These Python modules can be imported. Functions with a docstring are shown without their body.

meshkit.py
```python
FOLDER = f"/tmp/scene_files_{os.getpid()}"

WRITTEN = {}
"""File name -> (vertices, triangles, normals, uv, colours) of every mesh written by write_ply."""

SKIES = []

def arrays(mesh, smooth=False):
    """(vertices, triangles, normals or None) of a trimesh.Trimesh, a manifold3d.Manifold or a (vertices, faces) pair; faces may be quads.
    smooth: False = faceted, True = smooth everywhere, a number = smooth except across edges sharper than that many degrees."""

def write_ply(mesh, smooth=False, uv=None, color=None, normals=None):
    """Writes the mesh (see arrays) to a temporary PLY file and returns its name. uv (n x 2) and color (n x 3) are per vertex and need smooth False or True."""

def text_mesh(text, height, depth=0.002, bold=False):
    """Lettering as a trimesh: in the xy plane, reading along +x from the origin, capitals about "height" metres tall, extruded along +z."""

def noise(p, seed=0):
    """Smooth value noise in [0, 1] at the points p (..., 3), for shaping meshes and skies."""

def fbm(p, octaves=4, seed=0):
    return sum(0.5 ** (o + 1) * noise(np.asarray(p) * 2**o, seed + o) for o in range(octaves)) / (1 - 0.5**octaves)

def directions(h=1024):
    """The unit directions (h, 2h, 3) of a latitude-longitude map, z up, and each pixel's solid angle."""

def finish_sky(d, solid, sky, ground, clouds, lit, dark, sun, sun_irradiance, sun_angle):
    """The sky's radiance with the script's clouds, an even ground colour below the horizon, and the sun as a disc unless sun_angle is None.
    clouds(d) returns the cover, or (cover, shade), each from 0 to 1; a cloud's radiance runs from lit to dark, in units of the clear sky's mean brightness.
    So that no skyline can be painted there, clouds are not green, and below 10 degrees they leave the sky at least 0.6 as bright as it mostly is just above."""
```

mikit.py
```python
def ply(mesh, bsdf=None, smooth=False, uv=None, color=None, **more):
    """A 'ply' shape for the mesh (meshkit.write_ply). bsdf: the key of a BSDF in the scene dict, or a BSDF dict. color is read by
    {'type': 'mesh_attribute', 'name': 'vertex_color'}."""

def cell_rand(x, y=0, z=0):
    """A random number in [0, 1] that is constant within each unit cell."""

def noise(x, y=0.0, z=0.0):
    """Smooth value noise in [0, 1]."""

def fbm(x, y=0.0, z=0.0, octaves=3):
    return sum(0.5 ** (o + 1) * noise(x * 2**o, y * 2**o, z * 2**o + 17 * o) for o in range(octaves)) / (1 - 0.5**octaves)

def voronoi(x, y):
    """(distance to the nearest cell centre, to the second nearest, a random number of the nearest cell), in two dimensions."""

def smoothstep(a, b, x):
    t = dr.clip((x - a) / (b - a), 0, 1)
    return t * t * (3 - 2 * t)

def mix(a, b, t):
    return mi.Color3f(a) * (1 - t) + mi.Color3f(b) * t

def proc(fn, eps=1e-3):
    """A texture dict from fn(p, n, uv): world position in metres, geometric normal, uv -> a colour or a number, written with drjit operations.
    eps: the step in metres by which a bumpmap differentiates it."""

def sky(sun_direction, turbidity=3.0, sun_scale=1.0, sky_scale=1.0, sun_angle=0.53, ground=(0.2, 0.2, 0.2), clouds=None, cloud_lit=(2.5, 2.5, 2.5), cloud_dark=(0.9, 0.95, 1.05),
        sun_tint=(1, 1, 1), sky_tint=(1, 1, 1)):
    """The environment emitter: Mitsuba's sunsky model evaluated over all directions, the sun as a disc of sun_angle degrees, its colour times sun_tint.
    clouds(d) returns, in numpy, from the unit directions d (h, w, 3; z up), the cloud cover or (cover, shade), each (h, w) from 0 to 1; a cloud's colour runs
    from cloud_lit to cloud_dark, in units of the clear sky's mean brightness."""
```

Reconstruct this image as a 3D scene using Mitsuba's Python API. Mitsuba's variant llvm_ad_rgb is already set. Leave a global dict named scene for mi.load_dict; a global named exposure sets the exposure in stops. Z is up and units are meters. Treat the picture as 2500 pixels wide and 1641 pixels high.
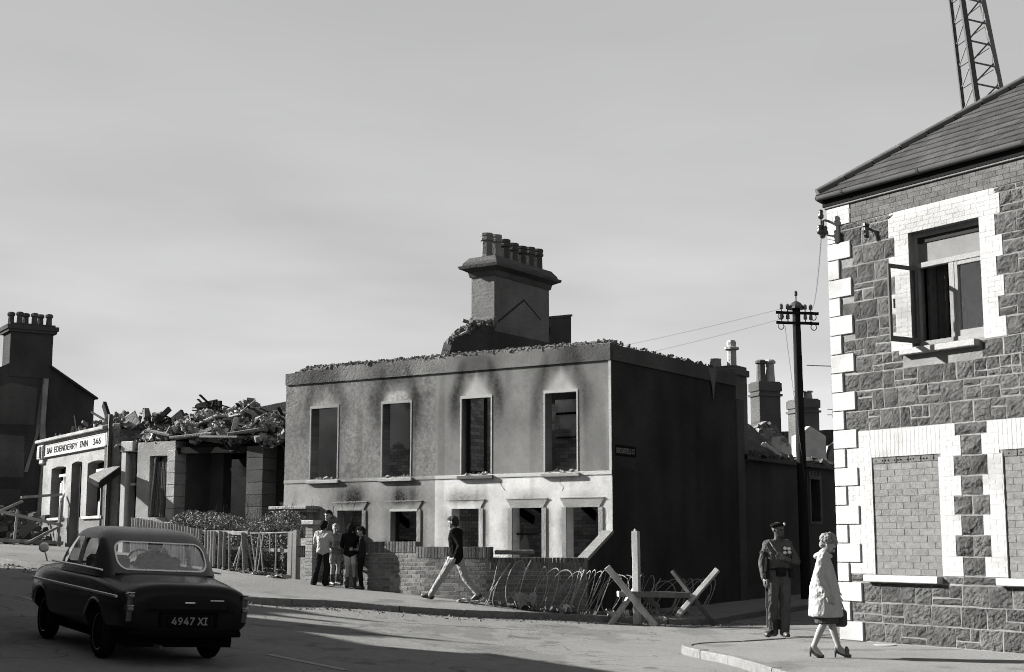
import math, random, numpy as np, trimesh, drjit as dr, mitsuba as mi, mikit, meshkit
import manifold3d as m3
from shapely.geometry import Polygon, box as sbox
from shapely.ops import unary_union
from scipy.interpolate import RBFInterpolator
from scipy.spatial import ConvexHull
from mikit import proc, noise, fbm, smoothstep
T = mi.ScalarTransform4f
Color3f = mi.Color3f
scene, labels = {}, {}
rng = random.Random(7)
nrs = np.random.RandomState(7)

# ---------------------------------------------------------------- camera, light, exposure
PITCH = math.atan(498 / 3465.0)
scene['camera'] = {'type': 'perspective', 'fov': 2 * math.degrees(math.atan(1250 / 3465.0)), 'fov_axis': 'x', 'near_clip': 0.1, 'far_clip': 4000.0,
                   'to_world': T().look_at(origin=[0, 0, 1.55], target=[0, math.cos(PITCH), 1.55 + math.sin(PITCH)], up=[0, 0, 1])}
exposure = 4.3
SUN_EL = math.radians(25.0)
SUN = (-0.9585 * math.cos(SUN_EL), 0.285 * math.cos(SUN_EL), math.sin(SUN_EL))

def veil(d):
    """A thin white veil over the whole sky, paler low down, with faint streaks."""
    el = np.degrees(np.arcsin(np.clip(d[..., 2], -1, 1)))
    base = 1 - np.exp(-np.maximum(el - 1, 0) / 13.0)
    az = np.arctan2(d[..., 0], d[..., 1])
    q = np.stack([az * 2.6 + el * 0.035, el * 0.16, np.zeros_like(el)], -1)
    streak = meshkit.fbm(q * 1.4, 5, 3)
    q2 = np.stack([az * 7 + el * 0.12, el * 0.55, np.zeros_like(el)], -1)
    fine = meshkit.fbm(q2, 4, 9)
    low = np.exp(-((el - 7.5) / 5.5) ** 2)
    shade = 0.9 * base - (streak - 0.5) * 0.42 * (0.22 + low) - (fine - 0.5) * 0.34 * (0.22 + low) + 0.02
    return np.ones_like(el), np.clip(shade, 0, 1)

scene['sky'] = mikit.sky(SUN, turbidity=3, sun_scale=1.0, sky_scale=1.0, sun_tint=(0.76, 0.98, 1.5), ground=(0.2, 0.2, 0.2),
                         clouds=veil, cloud_lit=(0.6, 0.6, 0.6), cloud_dark=(0.25, 0.25, 0.25))

# ---------------------------------------------------------------- materials (grey film stock; uv.x of a mesh is its own grey)
ALBEDO = 0.5
def grey(v):
    return Color3f(dr.clip(v * ALBEDO, 0.003, 0.9))

def mottled(var, sc, fine=0.0, fsc=60.0, octaves=3, stretch=(1, 1, 1)):
    def fn(p, n, uv):
        v = 1 - var + 2 * var * fbm(p.x * sc * stretch[0], p.y * sc * stretch[1], p.z * sc * stretch[2], octaves)
        if fine:
            v = v * (1 - fine + 2 * fine * noise(p.x * fsc, p.y * fsc, p.z * fsc))
        return grey(uv.x * v)
    return fn

def bump_of(sc, octaves=3):
    return lambda p, n, uv: fbm(p.x * sc, p.y * sc, p.z * sc, octaves)

def two(b):
    return {'type': 'twosided', 'bsdf': b}

def diffuse(fn):
    return {'type': 'diffuse', 'reflectance': proc(fn)}

def bumped(b, h, scale, eps=2e-3):
    return {'type': 'bumpmap', 'tex': proc(h, eps), 'scale': scale, 'bsdf': b}

scene['matte'] = two(diffuse(mottled(0.16, 5.0)))
scene['plaster'] = two(bumped(diffuse(mottled(0.4, 2.2, 0.12, 45, 4)), bump_of(28.0), 0.012))
scene['stone'] = two(bumped(diffuse(mottled(0.5, 9.0, 0.25, 70, 4)), bump_of(26.0, 4), 0.05))
scene['brick'] = two(bumped(diffuse(mottled(0.3, 14.0, 0.2, 90)), bump_of(60.0, 2), 0.008))
def paint_fn(p, n, uv):
    grime = smoothstep(0.5, 0.8, fbm(p.x * 2.3 + p.y * 2.3, p.y * 1.1, p.z * 1.6, 4))
    chip = smoothstep(0.84, 0.9, noise(p.x * 30, p.y * 30, p.z * 30)) * smoothstep(0.55, 0.7, fbm(p.x * 3, p.y * 3, p.z * 3 + 5.0, 3))
    return grey(uv.x * (0.93 + 0.14 * noise(p.x * 9, p.y * 9, p.z * 9)) * (1 - 0.22 * grime) * (1 - 0.3 * chip))
scene['paint'] = two(bumped(diffuse(paint_fn), bump_of(35.0, 2), 0.006))
scene['wood'] = two(diffuse(mottled(0.4, 10.0, 0.2, 70, 3, (1, 1, 0.12))))
scene['slate'] = two(diffuse(mottled(0.3, 7.0, 0.1, 60)))
scene['cloth'] = two(bumped(diffuse(mottled(0.18, 9.0, 0.12, 160)), bump_of(17.0, 3), 0.05))
scene['leaf'] = two(diffuse(mottled(0.45, 3.0)))
scene['skin'] = two({'type': 'principled', 'base_color': proc(mottled(0.1, 20.0)), 'roughness': 0.5, 'specular': 0.4})
scene['iron'] = two({'type': 'principled', 'base_color': proc(mottled(0.3, 20.0)), 'roughness': 0.55, 'specular': 0.5})
scene['enamel'] = two({'type': 'principled', 'base_color': proc(mottled(0.12, 6.0, 0.06, 40)), 'roughness': 0.3, 'specular': 0.5, 'clearcoat': 0.5, 'clearcoat_gloss': 0.85})
scene['carpaint'] = two({'type': 'principled', 'base_color': proc(mottled(0.12, 6.0, 0.06, 40)), 'roughness': 0.2, 'specular': 0.09})
scene['chrome'] = two({'type': 'principled', 'base_color': {'type': 'rgb', 'value': [0.55, 0.55, 0.55]}, 'metallic': 1.0, 'roughness': 0.25})
scene['pane'] = {'type': 'thindielectric', 'int_ior': 1.5}

def road_fn(p, n, uv):
    big = fbm(p.x * 0.35, p.y * 0.35, 0.0, 3)
    wear = fbm(p.x * 1.6 + p.y * 1.1, (p.y - p.x) * 0.35, 3.0, 3)
    grit = noise(p.x * 42, p.y * 42, 1.0)
    grit2 = noise(p.x * 13, p.y * 13, 5.0)
    spot = smoothstep(0.74, 0.86, noise(p.x * 1.7, p.y * 1.7, 9.0)) * smoothstep(0.5, 0.7, noise(p.x * 5, p.y * 5, 2.0))
    v = (0.84 + 0.2 * big + 0.16 * wear) * (0.84 + 0.2 * grit + 0.13 * grit2) * (1 - 0.3 * spot)
    # a long tar joint and a few cracks
    a = (p.x + 1.4) * 0.17 - (p.y - 24.9) + 0.35 * (noise(p.x * 0.8, 3.0) - 0.5)
    tar = (1 - smoothstep(0.02, 0.06, dr.abs(a))) * smoothstep(-4.2, -1.0, p.x) * (1 - smoothstep(0.2, 1.0, p.x))
    patch = smoothstep(0.0, 0.04, 0.62 - dr.abs((p.x + 0.9) * 0.8 + (p.y - 21.6) * 0.6)) * smoothstep(0.0, 0.04, 1.5 - dr.abs((p.y - 21.6) * 0.8 - (p.x + 0.9) * 0.6))
    oil = smoothstep(0.62, 0.72, fbm(p.x * 0.9, p.y * 0.5, 14.0, 4)) * 0.22
    crack = (1 - smoothstep(0.0, 0.012, dr.abs(fbm(p.x * 0.55, p.y * 0.55, 30.0, 4) - 0.47))) * 0.35
    return grey(uv.x * v * (1 - 0.6 * tar) * (1 - 0.13 * patch) * (1 - oil) * (1 - crack))
scene['road_surface'] = two(bumped(diffuse(road_fn), lambda p, n, uv: noise(p.x * 55, p.y * 55, 0.0) + noise(p.x * 21, p.y * 21, 3.0), 0.006))

def pave_fn(p, n, uv):
    big = fbm(p.x * 0.6, p.y * 0.6, 2.0, 3)
    grit = noise(p.x * 40, p.y * 40, 1.0)
    stain = smoothstep(0.6, 0.8, fbm(p.x * 1.3, p.y * 1.3, 8.0, 3))
    return grey(uv.x * (0.8 + 0.32 * big) * (0.86 + 0.28 * grit) * (1 - 0.3 * stain))
scene['pavement_surface'] = two(bumped(diffuse(pave_fn), lambda p, n, uv: noise(p.x * 50, p.y * 50, 0.0), 0.005))

HC, HU, HO = np.array([2.087, 29.7]), np.array([-0.83485, 0.55048]), np.array([-0.55048, -0.83485])
UPW = [(1.245, 0.41), (3.455, 0.41), (5.705, 0.425), (7.895, 0.43)]
LOW = [(0.725, 0.4), (2.11, 0.39), (3.735, 0.38), (5.46, 0.386), (7.055, 0.386)]

def sootfn(s, z, wob):
    """Scorch marks left by the fire above the openings (0 clean .. 1 black)."""
    soot, pale = mi.Float(0), mi.Float(0)
    for k, (c, w) in enumerate(UPW):
        r = dr.abs(s - c + 0.1 * wob)
        up = z - 4.72
        lick = dr.exp(-dr.square((r - 0.56 + 0.3 * dr.maximum(up, 0)) / 0.2)) * smoothstep(-1.3, 0.05, up) * (1 - smoothstep(0.7, 1.1, up))
        crown = dr.exp(-dr.square(r / 0.62)) * smoothstep(0.25, 0.55, up) * (1 - smoothstep(0.8, 1.2, up))
        tri = smoothstep(-0.06, 0.2, (0.44 + 0.14 * wob - (0.75, 0.75, 0.5, 1.4)[k] * up) - r) * smoothstep(-0.02, 0.02, up) * (1 - smoothstep((.6, .6, .2, .1)[k], (.75, .7, .3, .16)[k], up))
        clean = 1 - tri
        pale = dr.maximum(pale, tri * (0.75, 0.65, 0.8, 0.3)[k])
        soot = dr.maximum(soot, (0.62, 0.8, 0.66, 0.55)[k] * dr.maximum(lick, 0.85 * crown) * clean)
    for k, (c, w) in enumerate(LOW):
        r = (s - c + 0.1 * wob)
        up = z - 2.3
        pl = dr.exp(-dr.square(r / (0.46 + 0.1 * up))) * smoothstep(-0.05, 0.14, up) * (1 - smoothstep(0.15, (0.35, 0.45, 0.5, 0.85, 0.95)[k], up))
        side = dr.exp(-dr.square((dr.abs(r) - w - 0.12) / 0.12)) * smoothstep(-1.6, -0.6, up) * (1 - smoothstep(-0.2, 0.1, up)) * 0.4
        soot = dr.maximum(soot, dr.maximum(pl * (0.3, 0.45, 0.75, 0.95, 0.97)[k], side))
    return soot, pale

def facade_fn(p, n, uv):
    s = (p.x - HC[0]) * HU[0] + (p.y - HC[1]) * HU[1]
    z = p.z
    wob = noise(s * 2.2, z * 2.2, 4.0) - 0.5
    left = smoothstep(4.56, 4.6, s)
    lower = 1 - smoothstep(2.98, 2.99, z)
    base = (0.28 * (1 - lower) + 0.82 * lower) * (1 - left) + (0.25 * (1 - lower) + 0.38 * lower) * left
    dash = noise(s * 16, z * 16, 2.0) * 0.5 + noise(s * 34, z * 34, 7.0) * 0.5
    blot = fbm(s * 1.7, z * 1.7, 3.0, 4)
    amp = left * (0.75 * (1 - lower) + 0.3 * lower) + (1 - left) * 0.22
    v = base * (1 + amp * (dash - 0.5)) * (0.72 + 0.56 * blot)
    drip = smoothstep(0.55, 0.85, noise(s * 5.0, z * 0.5, 11.0)) * 0.22
    peel = smoothstep(0.6, 0.8, fbm(s * 3.1, z * 3.1, 21.0, 4)) * (0.2 * left * (1 - lower) + 0.08)
    soot, pale = sootfn(s, z, wob)
    soot = dr.clip(soot * (0.62 + 0.5 * noise(s * 9, z * 1.6, 13.0) + 0.35 * noise(s * 26, z * 26, 17.0)), 0, 1)
    return grey(v * (1 - drip * (1 - pale)) * (1 - peel) * (1 - 0.9 * soot) * (1 + pale))
scene['facade'] = two(bumped(diffuse(facade_fn), bump_of(40.0, 2), 0.01))

def parapet_fn(p, n, uv):
    s = (p.x - HC[0]) * HU[0] + (p.y - HC[1]) * HU[1]
    wob = noise(s * 2.2, p.z * 2.2, 4.0) - 0.5
    left = smoothstep(3.6, 5.2, s)
    blot = fbm(s * 2.0, p.z * 2.6, 9.0, 4)
    dash = noise(s * 30, p.z * 30, 7.0)
    bare = smoothstep(0.5, 0.6, fbm(s * 1.4, p.z * 1.8, 31.0, 4)) * left
    dark = smoothstep(0.42, 0.7, noise(s * 1.1, 2.0, 5.0)) * 0.45
    v = (0.25 + 0.03 * left) * (0.65 + 0.7 * blot) * (1 - (0.18 + 0.3 * left) * (dash - 0.5)) * (1 + 0.5 * bare * (dash * 1.4 - 0.4))
    return grey(v * (1 - dark) * (1 - 0.85 * sootfn(s, p.z, wob)[0]))
scene['parapet'] = two(bumped(diffuse(parapet_fn), bump_of(30.0, 3), 0.016))

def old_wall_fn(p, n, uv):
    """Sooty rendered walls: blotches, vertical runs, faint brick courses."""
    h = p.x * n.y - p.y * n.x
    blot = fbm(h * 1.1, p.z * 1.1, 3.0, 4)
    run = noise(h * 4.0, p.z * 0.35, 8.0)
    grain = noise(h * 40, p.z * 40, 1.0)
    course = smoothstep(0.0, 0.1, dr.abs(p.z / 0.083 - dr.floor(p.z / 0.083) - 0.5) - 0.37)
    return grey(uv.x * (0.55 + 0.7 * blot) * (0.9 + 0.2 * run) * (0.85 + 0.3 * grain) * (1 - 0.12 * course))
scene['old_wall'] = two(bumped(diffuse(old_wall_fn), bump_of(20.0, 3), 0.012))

def inside_brick_fn(p, n, uv):
    h = p.x * n.y - p.y * n.x
    row = dr.floor(p.z / 0.083)
    fr = p.z / 0.083 - row
    hx = h / 0.235 + 0.5 * (row - 2 * dr.floor(row / 2))
    fx = hx - dr.floor(hx)
    joint = dr.maximum(smoothstep(0.4, 0.47, dr.abs(fr - 0.5)), smoothstep(0.44, 0.48, dr.abs(fx - 0.5)))
    tone = mikit.cell_rand(dr.floor(hx), row, 3)
    lost = smoothstep(0.58, 0.64, fbm(h * 0.9, p.z * 0.9, 6.0, 4))
    blot = fbm(h * 0.8, p.z * 0.8, 2.0, 3)
    v = (0.6 + 0.7 * tone) * (1 - 0.45 * joint) * (1 - lost) + lost * 1.7
    return grey(uv.x * v * (0.45 + 1.1 * blot))
scene['inside_brick'] = two(diffuse(inside_brick_fn))

# ---------------------------------------------------------------- helpers: keys, meshes, frames
def key(name, parent=None):
    full = f'{parent}__{name}' if parent else name
    if full not in used:
        used.add(full)
        return full
    k = count.get(full, 0) + 1
    while f'{full}_{k:03d}' in used:
        k += 1
    count[full] = k
    used.add(f'{full}_{k:03d}')
    return f'{full}_{k:03d}'
used, count = set(scene), {}

def tm(mesh):
    if hasattr(mesh, 'to_mesh'):
        m = mesh.to_mesh()
        return trimesh.Trimesh(np.array(m.vert_properties[:, :3], float), np.array(m.tri_verts), process=False)
    if isinstance(mesh, (tuple, list)):
        return trimesh.Trimesh(np.asarray(mesh[0], float), np.asarray(mesh[1], int), process=False)
    return mesh

def put(name, mesh, mat, tone=0.3, parent=None, smooth=False, label=None):
    """One entry of the scene; its grey is carried in uv."""
    k = key(name, parent)
    m = tm(mesh)
    if smooth and smooth is not True:
        m = trimesh.graph.smooth_shade(m, angle=np.radians(smooth), facet_minarea=None)
        smooth = True
    uv = np.tile([tone, 0.5], (len(m.vertices), 1))
    scene[k] = mikit.ply(m, mat, smooth, uv=uv)
    if label:
        labels[k] = {'label': label}
    return k

def thing(name, label, cat, group=None):
    k = key(name)
    labels[k] = {'label': label, 'category': cat}
    if group:
        labels[k]['group'] = group
    return k

def solo(name, mesh, mat, tone, label, cat, group=None, smooth=False):
    k = put(name, mesh, mat, tone, None, smooth)
    labels[k] = {'label': label, 'category': cat}
    if group:
        labels[k]['group'] = group
    return k

def structure(name, mesh, mat, tone, smooth=False, label=None):
    k = put(name, mesh, mat, tone, None, smooth)
    labels[k] = {'kind': 'structure'}
    if label:
        labels[k]['label'] = label
    return k

def stuff(k):
    labels.setdefault(k, {})['kind'] = 'stuff'
    return k

def _tmpl():
    q = []
    for sx in (-1, 1):
        for sy in (-1, 1):
            for sz in (-1, 1):
                for ax in range(3):
                    v = np.array([sx, sy, sz], float) * 0.9
                    v[ax] /= 0.9
                    q.append(((sx, sy, sz), ax, v))
    pts = np.array([x[2] for x in q])
    h = ConvexHull(pts)
    f = h.simplices.copy()
    for i, t in enumerate(f):
        nn = np.cross(pts[t[1]] - pts[t[0]], pts[t[2]] - pts[t[0]])
        if nn @ h.equations[i, :3] < 0:
            f[i] = t[::-1]
    return np.array([x[0] for x in q], float), np.array([x[1] for x in q]), f
CS, CA, CF = _tmpl()
BV = np.array([[x, y, z] for x in (-1, 1) for y in (-1, 1) for z in (-1, 1)], float)
BF = np.array([[0, 1, 3], [0, 3, 2], [4, 6, 7], [4, 7, 5], [0, 4, 5], [0, 5, 1], [2, 3, 7], [2, 7, 6], [0, 2, 6], [0, 6, 4], [1, 5, 7], [1, 7, 3]])

def bx(lo, hi, ch=0.0):
    lo, hi = np.array(lo, float), np.array(hi, float)
    c, h = (lo + hi) / 2, np.abs(hi - lo) / 2
    if ch <= 0:
        return trimesh.Trimesh(c + BV * h, BF, process=False)
    ch = min(ch, h.min() * 0.6)
    v = CS * (h - ch)
    v[np.arange(len(v)), CA] = CS[np.arange(len(v)), CA] * h[CA]
    return trimesh.Trimesh(c + v, CF, process=False)

def cat(*ms):
    ms = [tm(m) for m in (ms[0] if len(ms) == 1 and isinstance(ms[0], list) else ms)]
    n, V, Fc = 0, [], []
    for m in ms:
        V.append(m.vertices); Fc.append(np.asarray(m.faces) + n); n += len(m.vertices)
    return trimesh.Trimesh(np.vstack(V), np.vstack(Fc), process=False)

class Frame:
    """A wall's own axes: s along it, z up, o outward from its face."""
    def __init__(self, C, u, o, z=0.0):
        self.C = np.array([C[0], C[1], z]); self.u = np.array([*u, 0.0]); self.o = np.array([*o, 0.0])
        self.u /= np.linalg.norm(self.u); self.o /= np.linalg.norm(self.o)
        self.M = np.stack([self.u, self.o, [0, 0, 1.0]], 1)
        self.flip = np.linalg.det(self.M) < 0
    def at(self, s, z=0.0, o=0.0):
        return self.C + self.M @ np.array([s, o, z])
    def mesh(self, m):
        """From local (s, o, z) to the world."""
        m = tm(m)
        return trimesh.Trimesh(self.C + np.asarray(m.vertices) @ self.M.T, np.asarray(m.faces)[:, ::-1] if self.flip else m.faces, process=False)
    def box(self, s0, s1, z0, z1, o0, o1, ch=0.0):
        return self.mesh(bx((s0, min(o0, o1), z0), (s1, max(o0, o1), z1), ch))
    def poly(self, p, o0, o1):
        """A shapely polygon in (s, z), thick from o0 to o1."""
        out = []
        for g in getattr(p, 'geoms', [p]):
            e = trimesh.creation.extrude_polygon(g, abs(o1 - o0), engine='earcut')
            v = np.array(e.vertices)
            w = np.stack([v[:, 0], min(o0, o1) + v[:, 2], v[:, 1]], 1)
            out.append(trimesh.Trimesh(w, np.asarray(e.faces)[:, ::-1], process=False))
        return self.mesh(cat(out))
    def rot(self, m, at, roll=0.0, yaw=0.0, pitch=0.0):
        """A mesh about its own origin, turned (roll in the wall's plane) and set at local (s, o, z)."""
        R = trimesh.transformations.euler_matrix(pitch, roll, yaw, 'sxyz')[:3, :3]
        m = tm(m)
        return self.mesh(trimesh.Trimesh(np.asarray(m.vertices) @ R.T + np.array(at), m.faces, process=False))

WORLD = Frame((0, 0), (1, 0), (0, 1))

def beam(a, b, w, h=None, ch=0.004, up=(0, 0, 1), twist=0.0):
    """A squared timber from a to b."""
    a, b = np.array(a, float), np.array(b, float)
    d = b - a; L = np.linalg.norm(d); d /= L
    x = np.cross(up, d)
    if np.linalg.norm(x) < 1e-3:
        x = np.cross((0, 1, 0), d)
    x /= np.linalg.norm(x); y = np.cross(d, x)
    x, y = x * math.cos(twist) + y * math.sin(twist), y * math.cos(twist) - x * math.sin(twist)
    m = bx((-w / 2, -(h or w) / 2, 0), (w / 2, (h or w) / 2, L), ch)
    return trimesh.Trimesh(a + np.asarray(m.vertices) @ np.stack([x, y, d]), m.faces, process=False)

def tube(pts, r, sides=6, cap=True):
    p = np.asarray(pts, float)
    t = np.gradient(p, axis=0); t /= np.linalg.norm(t, axis=1, keepdims=True) + 1e-12
    a = np.cross(t[0], [0.13, 0.31, 0.94]); a /= np.linalg.norm(a)
    A = []
    for i in range(len(p)):
        a = a - t[i] * (a @ t[i]); a /= np.linalg.norm(a) + 1e-12
        A.append(a)
    A = np.array(A); B = np.cross(t, A)
    ang = np.arange(sides) * 2 * np.pi / sides
    rr = np.broadcast_to(r, (len(p),))
    v = p[:, None] + rr[:, None, None] * (np.cos(ang)[None, :, None] * A[:, None] + np.sin(ang)[None, :, None] * B[:, None])
    i, j = np.meshgrid(np.arange(len(p) - 1), np.arange(sides), indexing='ij')
    q = np.stack([i * sides + j, i * sides + (j + 1) % sides, (i + 1) * sides + (j + 1) % sides, (i + 1) * sides + j], -1).reshape(-1, 4)
    f = np.vstack([q[:, [0, 1, 2]], q[:, [0, 2, 3]]])
    v = v.reshape(-1, 3)
    if cap:
        n = len(v)
        v = np.vstack([v, p[:1], p[-1:]])
        k = np.arange(sides)
        f = np.vstack([f, np.stack([np.full(sides, n), (k + 1) % sides, k], 1), np.stack([np.full(sides, n + 1), n - sides + k, n - sides + (k + 1) % sides], 1)])
    return trimesh.Trimesh(v, f, process=False)

def lathe(prof, at, sides=12, axis=None):
    """Rings (r, z) about a vertical axis at the point."""
    prof = [(max(r, 1e-4), z) for r, z in prof]
    ang = np.arange(sides) * 2 * np.pi / sides
    v = np.array([[r * math.cos(a), r * math.sin(a), z] for r, z in prof for a in ang])
    n = len(prof)
    f = []
    for i in range(n - 1):
        for j in range(sides):
            a, b = i * sides + j, i * sides + (j + 1) % sides
            f += [[a, b, b + sides], [a, b + sides, a + sides]]
    v = np.vstack([v, [[0, 0, prof[0][1]], [0, 0, prof[-1][1]]]])
    for j in range(sides):
        f += [[len(v) - 2, (j + 1) % sides, j], [len(v) - 1, (n - 1) * sides + j, (n - 1) * sides + (j + 1) % sides]]
    return trimesh.Trimesh(v + np.array(at), f, process=False)

def chunk(size, seed, n=14):
    """A broken lump: hull of jittered points."""
    r = np.random.RandomState(seed)
    p = r.normal(size=(n, 3)); p /= np.linalg.norm(p, axis=1, keepdims=True)
    p *= r.uniform(0.75, 1.1, (n, 1)) * np.array(size) / 2
    h = ConvexHull(p)
    f = h.simplices.copy()
    for i, t in enumerate(f):
        if np.cross(p[t[1]] - p[t[0]], p[t[2]] - p[t[0]]) @ h.equations[i, :3] < 0:
            f[i] = t[::-1]
    return trimesh.Trimesh(p, f, process=False)

def rrot(r):
    q = r.normal(size=4); q /= np.linalg.norm(q)
    return trimesh.transformations.quaternion_matrix(q)[:3, :3]

def scatter(points, sizes, seed, bricky=0.5):
    """Broken bricks and lumps lying at points."""
    r = np.random.RandomState(seed)
    out = []
    for p, s in zip(points, sizes):
        m = bx((-s * 0.5, -s * 0.25, -s * 0.18), (s * 0.5, s * 0.25, s * 0.18)) if r.rand() < bricky else chunk((s, s * r.uniform(.5, .9), s * r.uniform(.35, .7)), r.randint(1 << 30), 10)
        out.append(trimesh.Trimesh(np.asarray(m.vertices) @ rrot(r).T + p, m.faces, process=False))
    return cat(out)

def lettering(text, fr, s, z, o, height, width=None, depth=0.006, bold=True, mirror=False):
    """Raised letters on a wall: starts at s (in reading order), base line z."""
    m = meshkit.text_mesh(text, height, depth, bold=bold)
    v = np.array(m.vertices)
    if width:
        v[:, 0] *= width / (v[:, 0].max() - v[:, 0].min())
    sg = -1 if mirror else 1
    w = np.stack([s + sg * v[:, 0], o + v[:, 2], z + v[:, 1]], 1)
    mm = trimesh.Trimesh(w, np.asarray(m.faces), process=False)
    out = fr.mesh(mm)
    if out.volume < 0:
        out = trimesh.Trimesh(out.vertices, np.asarray(out.faces)[:, ::-1], process=False)
    return out

# ---------------------------------------------------------------- ground
CTRL = np.array([(1.84, 28.6, 0.08), (0.33, 28.8, 0.19), (-0.62, 29.1, 0.31), (-1.68, 29.6, 0.39), (-2.3, 30.0, 0.45), (-3.1, 30.6, 0.51), (-4.37, 31.4, 0.65), (-4.8, 31.7, 0.7),
                 (-6.74, 33.0, 0.9), (-4.0, 16.8, 0.3), (-5.4, 18.5, 0.4), (5.17, 22.7, 0.0), (8.0, 18.0, 0.0), (2.6, 21.0, 0.0), (3.4, 17.0, 0.0), (0.0, 0.0, 0.0), (0.0, 10.0, 0.03), (4.0, 33.0, 0.08),
                 (7.0, 36.0, 0.1), (12.0, 33.0, 0.05), (12.0, 45.0, 0.15), (-8.0, 20.0, 0.6), (-12.0, 30.0, 1.15), (-16.0, 36.0, 1.45), (-20.0, 50.0, 1.9), (-9.5, 36.7, 1.15), (-6.0, 8.0, 0.3),
                 (8.0, 8.0, 0.0), (15.0, 20.0, 0.0), (1.6, 25.0, 0.03), (3.5, 27.5, 0.02), (-12.804, 41.318, 1.356), (-14.408, 43.847, 1.42), (-10.84, 38.224, 1.28)])
RBF = RBFInterpolator(CTRL[:, :2], CTRL[:, 2], kernel='thin_plate_spline', smoothing=0.02)

def G(x, y):
    """Height of the footway level above the datum; the roadway lies 0.11 lower."""
    q = np.stack([np.clip(np.atleast_1d(np.asarray(x, float)), -26, 16), np.clip(np.atleast_1d(np.asarray(y, float)), -2, 56)], -1)
    v = RBF(q)
    return float(v[0]) if np.ndim(x) == 0 else v
ROAD = -0.11

gx = np.concatenate([[-900, -300, -100, -50], np.arange(-32, 20.1, 0.5), [30, 60, 150, 400, 900]])
gy = np.concatenate([[-60, -20, -8], np.arange(-4, 60.1, 0.5), [75, 110, 200, 450, 1200, 2600]])
XX, YY = np.meshgrid(gx, gy, indexing='ij')
ZZ = G(XX.ravel(), YY.ravel()) + ROAD
nY = len(gy)
ii, jj = np.meshgrid(np.arange(len(gx) - 1), np.arange(nY - 1), indexing='ij')
qd = np.stack([ii * nY + jj, (ii + 1) * nY + jj, (ii + 1) * nY + jj + 1, ii * nY + jj + 1], -1).reshape(-1, 4)
structure('road', (np.stack([XX.ravel(), YY.ravel(), ZZ], -1), np.vstack([qd[:, [0, 1, 2]], qd[:, [0, 2, 3]]])), 'road_surface', 0.285, True)

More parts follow.
